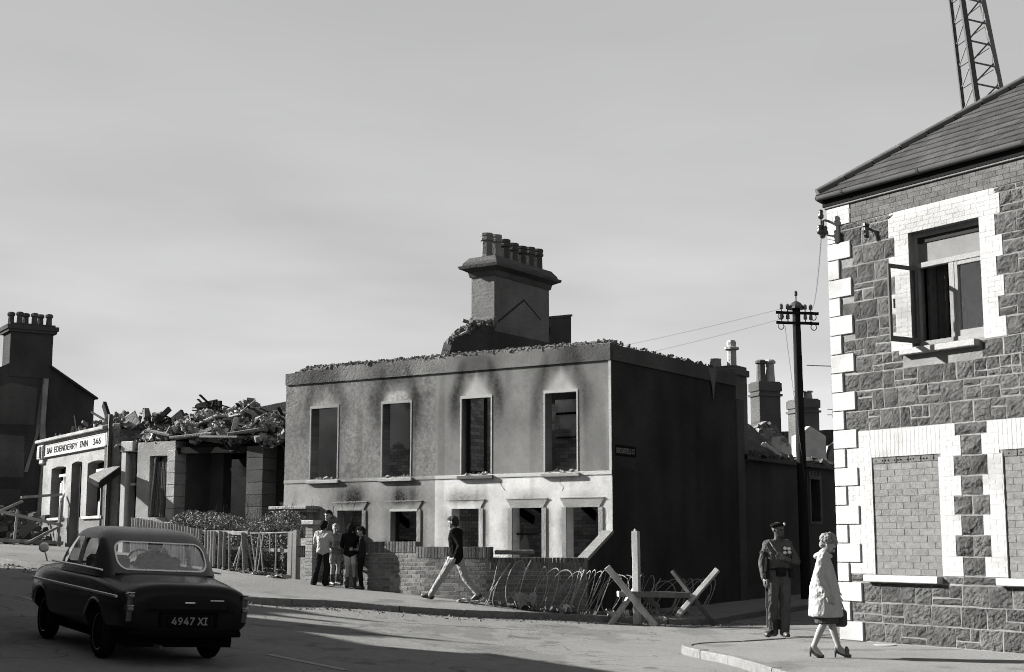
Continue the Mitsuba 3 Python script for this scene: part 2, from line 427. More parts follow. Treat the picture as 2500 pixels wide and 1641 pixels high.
def smooth_line(p, n=6):
    """Catmull-Rom through the points."""
    p = np.asarray(p, float)
    q = np.vstack([2 * p[0] - p[1], p, 2 * p[-1] - p[-2]])
    out = []
    for i in range(1, len(q) - 2):
        for t in np.arange(n) / n:
            a, b, c, d = q[i - 1], q[i], q[i + 1], q[i + 2]
            out.append(0.5 * (2 * b + (c - a) * t + (2 * a - 5 * b + 4 * c - d) * t * t + (3 * b - 3 * c + d - a) * t ** 3))
    return np.array(out + [p[-1]])

def resample(p, step):
    d = np.concatenate([[0], np.cumsum(np.linalg.norm(np.diff(p, axis=0), axis=1))])
    n = max(2, int(round(d[-1] / step)) + 1)
    s = np.linspace(0, d[-1], n)
    return np.stack([np.interp(s, d, p[:, k]) for k in range(p.shape[1])], -1), s

KERB_L = smooth_line([(15.0, 46.2), (9.0, 36.9), (6.0, 32.4), (4.7, 30.1), (4.0, 28.6), (3.3, 28.12), (2.61, 28.28), (1.67, 28.3), (0.92, 28.15), (0.28, 27.78), (-0.84, 27.1), (-1.96, 26.85), (-2.79, 26.9), (-3.6, 26.75), (-4.6, 26.2), (-6.0, 26.9), (-8.0, 28.7), (-10.9, 31.3), (-14.0, 35.0), (-17.5, 40.5), (-22, 48)])
KERB_R = smooth_line([(13.5, 36.0), (8.5, 28.6), (5.2, 24.0), (3.7, 22.55), (2.95, 22.1), (2.6, 21.55), (2.62, 21.0), (2.75, 20.4), (2.94, 19.7), (3.13, 18.46), (3.3, 17.1), (3.9, 13.0), (5.5, 8.0), (8, 2)])

def footway(name, line, outer, label):
    poly = Polygon(list(map(tuple, line)) + outer).buffer(0)
    pts, step = [], 0.45
    x0, y0, x1, y1 = poly.bounds
    from shapely import contains_xy
    gx_, gy_ = np.meshgrid(np.arange(x0, x1, step), np.arange(y0, y1, step))
    inn = contains_xy(poly.buffer(-0.15), gx_.ravel(), gy_.ravel())
    ring = resample(np.array(poly.exterior.coords), 0.4)[0][:-1]
    pts = np.vstack([ring, np.stack([gx_.ravel()[inn], gy_.ravel()[inn]], -1)])
    from scipy.spatial import Delaunay
    tri = Delaunay(pts).simplices
    c = pts[tri].mean(1)
    tri = tri[contains_xy(poly, c[:, 0], c[:, 1])]
    e1, e2 = pts[tri[:, 1]] - pts[tri[:, 0]], pts[tri[:, 2]] - pts[tri[:, 0]]
    bad = e1[:, 0] * e2[:, 1] - e1[:, 1] * e2[:, 0] < 0
    tri[bad] = tri[bad][:, ::-1]
    return structure(name, (np.column_stack([pts, G(pts[:, 0], pts[:, 1])]), tri), 'pavement_surface', 0.31, True, label)

footway('pavement', KERB_L, [(-30, 62), (24, 62)], 'wide grey pavement in front of the burnt houses and the inn')
footway('pavement_001', KERB_R[::-1], [(22, 48), (30, 2)], 'grey pavement round the stone corner building')

def kerb(name, line, label, lo, hi):
    k = key(name)
    labels[k] = {'kind': 'structure', 'label': label}
    p, s = resample(line, 0.05)
    a = 0
    while a < len(p) - 8:
        n = rng.choice([18, 20, 22, 24])
        b = min(a + n, len(p) - 1)
        seg = p[np.linspace(a, b, 5).round().astype(int)].copy()
        seg[0] += (seg[1] - seg[0]) * .02; seg[-1] -= (seg[-1] - seg[-2]) * .02
        if not (lo < p[a, 1] < hi and p[a, 0] < 9):
            a = b; continue
        t = np.gradient(seg, axis=0); t /= np.linalg.norm(t, axis=1, keepdims=True)
        nrm = np.stack([-t[:, 1], t[:, 0]], -1)
        w, dz, jz = 0.075, 0.012 + rng.uniform(-0.006, 0.006), rng.uniform(-0.012, 0.012)
        zz = G(seg[:, 0], seg[:, 1])
        L, R = seg + nrm * (w + jz * .5), seg - nrm * (w - jz * .5)
        rings = []
        for q, z in ((L, zz - 0.16), (L, zz + dz - 0.012), (L + (R - L) * .08, zz + dz), (R + (L - R) * .08, zz + dz), (R, zz + dz - 0.012), (R, zz - 0.16)):
            rings.append(np.column_stack([q, z]))
        V = np.stack(rings, 1); m = len(seg)
        f = []
        for i in range(m - 1):
            for j in range(6):
                j2 = (j + 1) % 6
                f += [[i * 6 + j, (i + 1) * 6 + j, (i + 1) * 6 + j2], [i * 6 + j, (i + 1) * 6 + j2, i * 6 + j2]]
        for i, fl in ((0, False), (m - 1, True)):
            for j in range(1, 5):
                f.append([i * 6, i * 6 + j, i * 6 + j + 1][::-1 if fl else 1])
        mm = trimesh.Trimesh(V.reshape(-1, 3), f, process=False)
        if mm.volume < 0:
            mm.invert()
        put('stone', mm, 'brick', 0.27 * rng.uniform(0.8, 1.15), k)
        a = b + 0
    return k
kerb('kerb', KERB_L, 'grey stone kerb edging the pavement before the burnt houses', 26, 47)
kerb('kerb_001', KERB_R, 'pale kerb curving round the pavement at the stone building', 15, 31)

# painted worn line on the road, seen behind the car
def road_strip(x0, y0, x1, y1, w):
    n = 12
    q = np.linspace((x0, y0), (x1, y1), n)
    d = np.array([x1 - x0, y1 - y0]); d /= np.linalg.norm(d); nn = np.array([-d[1], d[0]]) * w / 2
    V = np.vstack([np.column_stack([q + nn, G(q[:, 0], q[:, 1]) + ROAD + 0.008]), np.column_stack([q - nn, G(q[:, 0], q[:, 1]) + ROAD + 0.008])])
    f = []
    for i in range(n - 1):
        f += [[i, n + i, n + i + 1], [i, n + i + 1, i + 1]]
    return trimesh.Trimesh(V, f, process=False)
mk = key('road_marking')
labels[mk] = {'kind': 'structure', 'label': 'worn pale lane line painted on the road'}
for i, (a, b) in enumerate(((0.0, 0.17), (0.4, 0.57), (0.8, 0.97), (1.2, 1.37), (1.6, 1.77))):
    P0, P1 = np.array([-2.7, 17.6]), np.array([-9.3, 25.4])
    put('dash', road_strip(*(P0 + (P1 - P0) * (a - 0.12)), *(P0 + (P1 - P0) * (b - 0.12)), 0.1), 'paint', 0.42, mk)

# ---------------------------------------------------------------- the stone corner building on the right
RU, RO = np.array([0.54829, -0.83629]), np.array([-0.83629, -0.54829])
RC = np.array([5.1705, 22.7348])
RF = Frame(RC, RU, RO)
SU, SO = np.array([0.54829, 0.83629]), np.array([-0.83629, 0.54829])
RS = Frame(RC, SU, SO)
B1 = thing('corner_building', 'stone corner building with white painted quoins, slate hip roof and bricked up ground floor windows', 'building')
UPO = (1.665, 2.985, 4.45, 6.21)
LO1, LO2 = (0.768, 2.06, 1.02, 2.81), (3.2, 4.5, 1.02, 2.81)
front = sbox(0, -0.4, 9, 6.96)
for o in (UPO, LO1, LO2):
    front = front.difference(sbox(o[0], o[2], o[1], o[3]))
W1 = put('wall', RF.poly(front, -0.32, 0), 'plaster', 0.26, B1)
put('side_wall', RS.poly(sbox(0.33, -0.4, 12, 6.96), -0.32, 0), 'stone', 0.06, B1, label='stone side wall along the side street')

def rock(fr, c, seed, bulge=0.035, lip=0.002):
    """A rock-faced stone with the four face corners c (s, z): flat back, edges drawn in, a hewn front."""
    r = np.random.RandomState(seed)
    c = np.array(c, float)
    w, h = np.ptp(c[:, 0]), np.ptp(c[:, 1])
    nx, ny = max(3, min(7, int(w / 0.07))), max(3, min(5, int(h / 0.07)))
    U, V = np.meshgrid(np.linspace(0, 1, nx + 1), np.linspace(0, 1, ny + 1), indexing='ij')
    P = c[0] * ((1 - U) * (1 - V))[..., None] + c[1] * (U * (1 - V))[..., None] + c[2] * (U * V)[..., None] + c[3] * ((1 - U) * V)[..., None]
    edge = np.minimum(np.minimum(U, 1 - U) * w, np.minimum(V, 1 - V) * h)
    inner = edge > 1e-6
    P = P + np.where(inner[..., None], r.uniform(-0.014, 0.014, P.shape), r.uniform(-0.004, 0.004, P.shape))
    dep = lip + np.where(inner, bulge * (0.35 + 0.65 * np.minimum(1, edge / 0.06)) * r.uniform(0.25, 1.25, U.shape), r.uniform(0, 0.007, U.shape))
    dep = dep + np.where(inner, (U - .5) * r.uniform(-.012, .012) + (V - .5) * r.uniform(-.012, .012), 0)
    v = np.stack([P[..., 0], dep, P[..., 1]], -1).reshape(-1, 3)
    m = ny + 1
    f = []
    for i in range(nx):
        for j in range(ny):
            a, b, d, e = i * m + j, (i + 1) * m + j, (i + 1) * m + j + 1, i * m + j + 1
            f += [[a, b, d], [a, d, e]] if r.rand() < .5 else [[a, b, e], [b, d, e]]
    ring = [i * m for i in range(nx + 1)] + [nx * m + j for j in range(1, m)] + [i * m + ny for i in range(nx - 1, -1, -1)] + [j for j in range(ny - 1, 0, -1)]
    n0 = len(v)
    back = v[ring].copy(); back[:, 1] = -0.03
    v = np.vstack([v, back])
    for k in range(len(ring)):
        k2 = (k + 1) % len(ring)
        f += [[ring[k], n0 + k, n0 + k2], [ring[k], n0 + k2, ring[k2]]]
    mm = fr.mesh(trimesh.Trimesh(v, f, process=False))
    return mm

def stone(c, bulge=0.02, tone=None):
    j = lambda: rng.uniform(-0.009, 0.009)
    g = 0.011
    (s0, z0), (s1, z1) = c
    cs = [(s0 + g + j(), z0 + g + j() * .7), (s1 - g + j(), z0 + g + j() * .7), (s1 - g + j(), z1 - g + j() * .7), (s0 + g + j(), z1 - g + j() * .7)]
    m = rock(RF, cs, rng.randrange(1 << 30), bulge)
    put('stone', m, 'stone', (tone or 0.115) * rng.uniform(0.72, 1.3), W1)

def course(s0, s1, z0, z1, wmin=0.2, wmax=0.5):
    s = s0
    while s1 - s > 0.02:
        w = rng.uniform(wmin, wmax)
        if s1 - s - w < wmin * 0.8:
            w = s1 - s
        if w > 0.7:
            w = (s1 - s) / 2
        if rng.random() < 0.33 and z1 - z0 > 0.26:
            zm = z0 + (z1 - z0) * rng.choice([0.36, 0.42, 0.58, 0.66])
            for a, b in ((z0, zm), (zm, z1)):
                if w > 0.34 and rng.random() < 0.6:
                    q = s + w * rng.uniform(0.35, 0.65)
                    stone(((s, a), (q, b)), 0.024); stone(((q, a), (s + w, b)), 0.024)
                else:
                    stone(((s, a), (s + w, b)), 0.024)
        else:
            stone(((s, z0), (s + w, z1)))
        s += w

QZ = [0, .3, .6, .9, 1.2, 1.5, 1.79, 2.09, 2.39, 2.68, 2.98, 3.28, 3.58, 3.88, 4.19, 4.49, 4.8, 5.11, 5.41, 5.71, 6.03, 6.31]
def qw(z):
    if z > 6.31:
        return 0.25 if z < 6.6 else 0.5
    i = max(k for k in range(len(QZ)) if QZ[k] <= z + 1e-6)
    return (0.5, 0.25)[i % 2]
def qstart(z0, z1):
    return max(qw(z0 + 0.02), qw(z1 - 0.02), qw((z0 + z1) / 2))
END = 5.4
for z0, z1 in ((-0.28, 0.0), (0.0, 0.3), (0.3, 0.6), (0.6, 0.905)):
    course((0.5, 0.5, .25, .5)[(z0 > -.1) + (z0 > .2) + (z0 > .5)], END, z0, z1, 0.28, 0.62)
stone(((0.25, 0.91), (0.585, 1.03)), .03)
course(2.055, 3.04, 0.91, 1.03, 0.3, 0.6)
for z0, z1, a, b, n in ((3.06, 3.24, 2.39, 2.955, 1), (2.765, 3.06, 2.482, 2.85, 1), (2.475, 2.765, 2.345, 2.94, 2), (2.187, 2.475, 2.462, 2.842, 1), (1.907, 2.187, 2.322, 2.952, 2), (1.615, 1.907, 2.436, 2.822, 1), (1.31, 1.615, 2.32, 2.937, 2), (1.035, 1.31, 2.434, 2.82, 1)):
    for k in range(n):
        stone(((a + (b - a) * k / n, z0), (a + (b - a) * (k + 1) / n, z1)), 0.034)
CZ = [3.24, 3.56, 3.87, 4.15, 4.42, 4.7, 5.0, 5.3, 5.58, 5.89, 6.195, 6.5, 6.585]
UPL = {4.42: 1.25, 4.7: 1.36, 5.0: 1.26, 5.3: 1.37, 5.58: 1.265, 5.89: 1.39, 6.195: 1.28, 6.5: 1.385}
UPR = {4.42: 3.375, 4.7: 3.262, 5.0: 3.37, 5.3: 3.256, 5.58: 3.375, 5.89: 3.262, 6.195: 3.36, 6.5: 3.262}
for z0, z1 in zip(CZ[:-1], CZ[1:]):
    a = 0.25 if (z0 > 6.3) else min(qw((z0 + z1) / 2), 0.5)
    if z0 < 4.4 and z0 > 3.9:
        course(a, 1.47, z0, z1); course(2.93, END, z0, z1)
    elif z0 in UPL:
        course(a, UPL[z0], z0, z1); course(UPR[z0], END, z0, z1)
    else:
        course(a, END, z0, z1)
# white quoins, long and short by turns
for i, z in enumerate(QZ):
    z1 = QZ[i + 1] if i + 1 < len(QZ) else 6.33
    if i + 1 == len(QZ):
        break
    w = (0.5, 0.25)[i % 2]; v = (0.25, 0.5)[i % 2]
    m = cat(RF.box(0, w - 0.008, z + 0.006, z1 - 0.006, -0.2, 0.036, 0.007), RS.box(0.21, v, z + 0.006, z1 - 0.006, -0.2, 0.036, 0.007))
    put('quoin', m, 'paint', 0.56 * rng.uniform(0.93, 1.04), B1)

def brickwork(parent, s0, s1, z0, z1, o, tone, bl=0.225, bh=0.075, off=0, ch=0.006, mat='paint', jit=0.06, gap=0.004, depth=0.03, name='brick', fr=None):
    n = max(1, round((z1 - z0) / bh)); h = (z1 - z0) / n
    for r in range(n):
        s = s0 - (bl / 2 if (r + off) % 2 else 0)
        while s < s1 - 0.01:
            a, b = max(s, s0), min(s + bl, s1)
            if b - a > 0.03:
                oo = o + rng.uniform(-1, 1) * min(.0025, gap)
                put(name, (fr or RF).box(a + gap, b - gap, z0 + r * h + gap, z0 + (r + 1) * h - gap, oo - depth, oo, ch), mat, tone * rng.uniform(1 - jit, 1 + jit), parent)
            s += bl
# upper window surround: toothed white brick
SU1 = put('window_surround', cat([RF.box(UPL[z] + .01, UPO[0], z + .004, min(z + .29, 6.585), -0.03, 0.006) for z in UPL if z < 6.2] + [RF.box(UPO[1], UPR[z] - .01, z + .004, min(z + .29, 6.585), -0.03, 0.006) for z in UPR if z < 6.2] + [RF.box(1.3, 3.35, 6.212, 6.585, -.03, .006)]), 'paint', 0.55, B1, label='white painted toothed brick surround of the upstairs window')
for z in UPL:
    zt = {4.42: 4.7, 4.7: 5.0, 5.0: 5.3, 5.3: 5.58, 5.58: 5.89, 5.89: 6.21, 6.195: 6.5, 6.5: 6.59}[z]
    zb = 6.21 if z == 6.195 else z
    if z < 6.19:
        brickwork(SU1, UPL[z], UPO[0], zb, zt, 0.0105, 0.55, gap=.001, ch=.0013)
        brickwork(SU1, UPO[1], UPR[z], zb, zt, 0.0105, 0.55, gap=.001, ch=.0013)
    else:
        brickwork(SU1, UPL[z], UPR[z], zb, zt, 0.0105, 0.55, gap=.001, ch=.0013)
put('window_sill', RF.box(1.49, 2.9, 4.33, 4.425, -0.1, 0.12, 0.01), 'paint', 0.46, B1)
put('window_sill', RF.box(0.6, 2.045, 0.915, 1.02, -0.02, 0.115, 0.01), 'paint', 0.55, B1)
put('window_sill', RF.box(3.06, 4.65, 0.915, 1.02, -0.02, 0.115, 0.01), 'paint', 0.55, B1)
# lower surrounds
T1 = [(1.03, 1.31, 2.434, 2.82), (1.31, 1.615, 2.32, 2.937), (1.615, 1.907, 2.436, 2.822), (1.907, 2.187, 2.322, 2.952), (2.187, 2.475, 2.462, 2.842), (2.475, 2.765, 2.345, 2.94), (2.765, 3.06, 2.482, 2.85), (3.06, 3.24, 2.39, 2.955)]
bk = []
for z0, z1, a, b in T1:
    bk += [RF.box(LO1[1], a - .01, z0 + .003, z1 - .003, -.03, .006), RF.box(b + .01, LO2[0], z0 + .003, z1 - .003, -.03, .006)] if z0 < 2.7 else [RF.box(.77, a - .01, max(z0, 2.812), z1 - .003, -.03, .006), RF.box(b + .01, 4.9, max(z0, 2.812), z1 - .003, -.03, .006)]
bk.append(RF.box(0.24, LO1[0], 1.034, 3.235, -.03, .006))
SU2 = put('window_surround', cat(bk), 'paint', 0.55, B1, label='white painted toothed brick surround of the bricked up windows')
for z0, z1, a, b in T1:
    if z0 < 2.7:
        brickwork(SU2, LO1[1], a, z0, z1, 0.0105, 0.55, gap=.001, ch=.0013); brickwork(SU2, b, LO2[0], z0, z1, 0.0105, 0.55, gap=.001, ch=.0013)
    else:
        brickwork(SU2, LO1[1] + .05, a, z0, z1, 0.0105, 0.55, gap=.001, ch=.0013); brickwork(SU2, b, LO2[0] - .05, z0, z1, 0.0105, 0.55, gap=.001, ch=.0013)
for i in range(3, 11):
    brickwork(SU2, qw(QZ[i] + .05) + 0.012, LO1[0] if QZ[i] < 2.6 else 0.76, max(QZ[i], 1.035), QZ[i + 1] if i < 10 else 3.24, 0.0105, 0.55, gap=.001, ch=.0013)
def head(s0, s1):
    n = round((s1 - s0) / 0.078); w = (s1 - s0) / n
    for i in range(n):
        for a, b in ((2.812, 3.03), (3.03, 3.24)):
            put('brick', RF.box(s0 + i * w + .0012, s0 + (i + 1) * w - .0012, a + .0012, b - .0012, -.03, .0105 + rng.uniform(-.001, .001), .002), 'paint', 0.55 * rng.uniform(.94, 1.05), SU2)
head(0.77, 2.105); head(3.15, 4.6)
# bricked-up openings
for o, hi in ((LO1, 2.06), (LO2, 4.3)):
    I = put('infill', RF.box(o[0] - .02, o[1] + .02, o[2] - .02, o[3] + .02, -0.2, -0.018), 'plaster', 0.17, B1, label='grey concrete block infill closing the window')
    brickwork(I, o[0], hi, o[2], o[3] - .1, -0.012, 0.225, 0.29, 0.1, 0, 0.003, 'brick', 0.08, 0.0025, 0.05, 'block')
    brickwork(I, o[0], hi, o[3] - .1, o[3], -0.006, 0.16, 0.24, 0.1, 0, 0.005, 'brick', 0.1, 0.0045, 0.05, 'vent_block')
    k = 0
    for s in ([.08, .21, .27, .33, .45, .51, .57, .7, .76, .82, .95, 1.01, 1.07, 1.2] if o is LO1 else [.1, .3, .37]):
        put('vent_hole', RF.rot(lathe([(.013, 0), (.013, .006)], (0, 0, 0), 8), (o[0] + s, -.0075, o[3] - .052), 0, 0, -math.pi / 2), 'matte', 0.008, I)
# frieze of bricks under the eaves
FZ = put('frieze', RF.box(0.52, 9, 6.592, 6.955, -.02, .006), 'plaster', 0.13, B1, label='dark brick frieze under the eaves')
brickwork(FZ, 0.51, 4.6, 6.59, 6.91, 0.012, 0.155, 0.235, 0.08, 0, 0.002, 'brick', 0.12, 0.002)
cb = put('corner_bricks', cat(RF.box(0, .24, 6.32, 6.6, -.2, .012), RF.box(0, .49, 6.6, 6.91, -.2, .012), RS.box(.21, .45, 6.32, 6.91, -.2, .012)), 'paint', 0.55, B1)
brickwork(cb, 0, .24, 6.32, 6.6, .02, .6, .24, .093, gap=.001, ch=.002); brickwork(cb, 0, .49, 6.6, 6.91, .02, .6, .24, .078, gap=.001, ch=.002)
# eaves, gutter, roof
put('cornice', cat(RF.box(-.03, 9, 6.912, 6.94, 0, .05, .006), RS.box(0, 12, 6.912, 6.94, 0, .045)), 'paint', 0.24, B1)
put('soffit', cat(RF.box(-.05, 9, 6.941, 7.1, -.1, .06), RS.box(.02, 12, 6.942, 7.098, -.1, .06)), 'matte', 0.022, B1)
GO = 0.125
cnr = np.array([5.1705 - 1.196 * GO, 22.7348])
gp = [np.array([*cnr, 7.1])] + [RF.at(s, 7.1, GO) for s in np.linspace(.25, 9, 20)]
gp2 = [np.array([*cnr, 7.1])] + [RS.at(s, 7.1, GO) for s in np.linspace(.3, 12, 12)]
put('gutter', cat(tube(gp, .055, 10), tube(gp2, .055, 10)), 'matte', 0.11, B1, True)
for s in (.45, 2.0, 3.9):
    put('gutter_joint', tube([RF.at(s, 7.1, GO), RF.at(s + .05, 7.1, GO)], .062, 10), 'matte', 0.07, B1)
TP = math.tan(math.radians(33.4)); CP, SP = math.cos(math.radians(33.4)), math.sin(math.radians(33.4))
P0 = np.array([5.0, 22.735, 7.135])
def roofpt(s, t, h, u=RU, o=RO):
    base = P0 + np.array([*(u * s), 0])
    up = np.array([*(-o * CP), SP]); nn = np.array([*(o * SP), CP])
    return base + up * t + nn * h
HIPK = 0.547
rz = []
for (u, o, L) in ((RU, RO, 9.5), (SU, SO, 12)):
    a = [roofpt(0, 0, 0, u, o), roofpt(L, 0, 0, u, o), roofpt(L, 8, 0, u, o), roofpt(8 * HIPK, 8, 0, u, o)]
    b = [q - np.array([0, 0, .08]) for q in a]
    m = trimesh.Trimesh(np.array(a + b), [[0, 1, 2], [0, 2, 3], [4, 6, 5], [4, 7, 6], [0, 4, 5], [0, 5, 1], [1, 5, 6], [1, 6, 2], [2, 6, 7], [2, 7, 3], [3, 7, 4], [3, 4, 0]], process=False)
    if u is SU: m.invert()
    rz.append(m)
RZ = put('roof', cat(rz), 'slate', 0.09, B1, label='hipped grey slate roof')
row, t = 0, -0.03
while t < 5.2:
    s = (row % 2) * 0.178 - 0.4
    while s < 5.2:
        lo, hi = t, t + 0.38
        a0, a1 = max(s, HIPK * lo + .03), max(s, HIPK * hi + .03)
        b = s + 0.35
        if a1 < b - 0.03 and (s < 5.2):
            dz = rng.uniform(0, .004); dt = rng.uniform(-.006, .006)
            q = [roofpt(a0, lo + dt, .026 + dz), roofpt(b, lo + dt, .026 + dz), roofpt(b, hi, .006), roofpt(a1, hi, .006)]
            q += [roofpt(a0, lo + dt, .010 + dz), roofpt(b, lo + dt, .010 + dz), roofpt(b, hi, .002), roofpt(a1, hi, .002)]
            put('slate', trimesh.Trimesh(np.array(q), [[0, 1, 2], [0, 2, 3], [0, 4, 5], [0, 5, 1], [1, 5, 6], [1, 6, 2], [3, 7, 4], [3, 4, 0]], process=False), 'slate', 0.09 * rng.uniform(.8, 1.2), RZ)
        s += 0.357
    t += 0.3; row += 1
hipd = np.array([1.0, 0, TP * .836 * 1.0]); hipd = np.array([1.0, 0.0, 0.836 * TP])
for i in range(9):
    a, b = P0 + hipd * (i * .46 + .02) + [0, 0, .03], P0 + hipd * ((i + 1) * .46) + [0, 0, .03]
    put('ridge_tile', tube([a, b], .085 if i % 3 else .088, 10), 'slate', 0.16 * rng.uniform(.9, 1.1), RZ, 60)
# upstairs window
wn = put('window', cat(RF.box(UPO[0], UPO[1], 6.14, UPO[3], -.2, -.12), RF.box(UPO[0], 1.71, UPO[2], 6.14, -.2, -.12), RF.box(2.95, UPO[1], UPO[2], 6.14, -.2, -.12), RF.box(1.71, 2.95, 5.66, 5.74, -.2, -.105, .006), RF.box(2.3, 2.4, 4.53, 5.66, -.195, -.115, .004), RF.box(1.71, 2.95, 4.455, 4.53, -.2, -.1, .004)), 'paint', 0.36, B1, label='upstairs window with one casement open outwards')
put('fanlight', RF.box(1.71, 2.95, 5.742, 6.138, -.175, -.17), 'matte', 0.25, wn)
put('blind_rail', RF.box(1.71, 2.95, 6.05, 6.14, -.169, -.15), 'matte', 0.05, wn)
put('sash', cat(RF.box(2.4, 2.46, 4.53, 5.66, -.19, -.12, .004), RF.box(2.9, 2.95, 4.53, 5.66, -.19, -.12, .004), RF.box(2.46, 2.9, 5.6, 5.66, -.19, -.12, .004), RF.box(2.46, 2.9, 4.53, 4.62, -.19, -.12, .004)), 'paint', 0.34, wn)
put('glass', RF.poly(sbox(2.46, 4.62, 2.9, 5.6), -.160, -.156), 'pane', 0.3, wn)
HG = np.array([*(RC + RU * 1.72 + RO * -.1)])
CF_ = Frame(HG, RO * .99 - RU * .05, RU * .99 + RO * .05)
cz0, cz1, cw = 4.5, 5.68, 0.62
put('casement', cat(CF_.box(0, .05, cz0, cz1, -.02, .02, .004), CF_.box(cw - .05, cw, cz0, cz1, -.02, .02, .004), CF_.box(.05, cw - .05, cz1 - .06, cz1, -.02, .02, .004), CF_.box(.05, cw - .05, cz0, cz0 + .08, -.02, .02, .004)), 'paint', 0.16, wn, label='open casement frame swung out from the wall')
put('casement_glass', CF_.poly(sbox(.05, cz0 + .08, cw - .05, cz1 - .06), -.002, .002), 'pane', 0.3, wn)
put('latch', CF_.box(cw - .1, cw - .07, 5.0, 5.14, .02, .035), 'iron', 0.1, wn)
put('curtain', RF.mesh(tube([(1.8, -.34, 4.3), (1.81, -.34, 6.2)], .09, 10)), 'cloth', 0.1, wn)
put('curtain', RF.mesh(cat([tube([(1.92 + .06 * i, -.36 - .02 * (i % 2), 4.3), (1.93 + .06 * i, -.36, 6.2)], .04, 8) for i in range(3)])), 'cloth', 0.08, wn)
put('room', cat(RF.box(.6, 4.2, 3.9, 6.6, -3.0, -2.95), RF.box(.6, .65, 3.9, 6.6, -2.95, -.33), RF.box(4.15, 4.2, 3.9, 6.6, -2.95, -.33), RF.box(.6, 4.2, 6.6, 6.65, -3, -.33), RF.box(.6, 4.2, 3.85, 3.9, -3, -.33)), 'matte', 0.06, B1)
hk = thing('wall_hook', 'rusty iron hook fixed high on the stone wall left of the open window', 'hook')
put('plate', RF.box(.8, .85, 6.3, 6.53, .02, .055, .005), 'iron', .05, hk)
put('prong', RF.mesh(tube([(.83, .05, 6.46), (.87, .13, 6.44), (.92, .16, 6.36), (.9, .12, 6.29)], .02, 6)), 'iron', .05, hk, True)
put('insulator', RF.mesh(tube([(.93, .12, 6.3), (.93, .12, 6.42)], [.035, .045], 8)), 'iron', .06, hk, True)
ib = thing('insulator_bracket', 'iron wall bracket with dark telephone insulators at the white corner of the stone building', 'bracket')
put('arm', cat(tube([(5.22, 22.74, 6.71), (5.1, 22.64, 6.71), (5.06, 22.6, 6.69), (5.06, 22.6, 6.5)], .02, 6), tube([(5.03, 22.6, 6.82), (5.03, 22.6, 6.52), (5.09, 22.6, 6.48)], .013, 6), tube([(5.2, 22.74, 6.46), (5.1, 22.66, 6.5), (5.06, 22.6, 6.55)], .014, 6)), 'iron', .05, ib)
for p in ((5.03, 22.6, 6.72), (5.0, 22.58, 6.46), (5.095, 22.6, 6.45), (5.05, 22.6, 6.4)):
    put('insulator', lathe([(.02, 0), (.045, .02), (.05, .06), (.032, .09), (.04, .11), (.036, .14), (.01, .16)], p, 10), 'enamel', .03, ib, True)

# ---------------------------------------------------------------- the two burnt-out houses
HF = Frame(HC, HU, HO)
VU, VO = np.array([0.55048, 0.83485]), np.array([0.83485, -0.55048])
SD = Frame(HC, VU, VO)
DV = 4.573
H1 = thing('burnt_house', 'roofless burnt end house with white lower front and dark side wall on the street corner', 'house')
H2 = thing('burnt_house_001', 'roofless burnt house with mottled pebbledash front, left one of the pair', 'house')
used.add('burnt_house_001'); count['burnt_house'] = 1

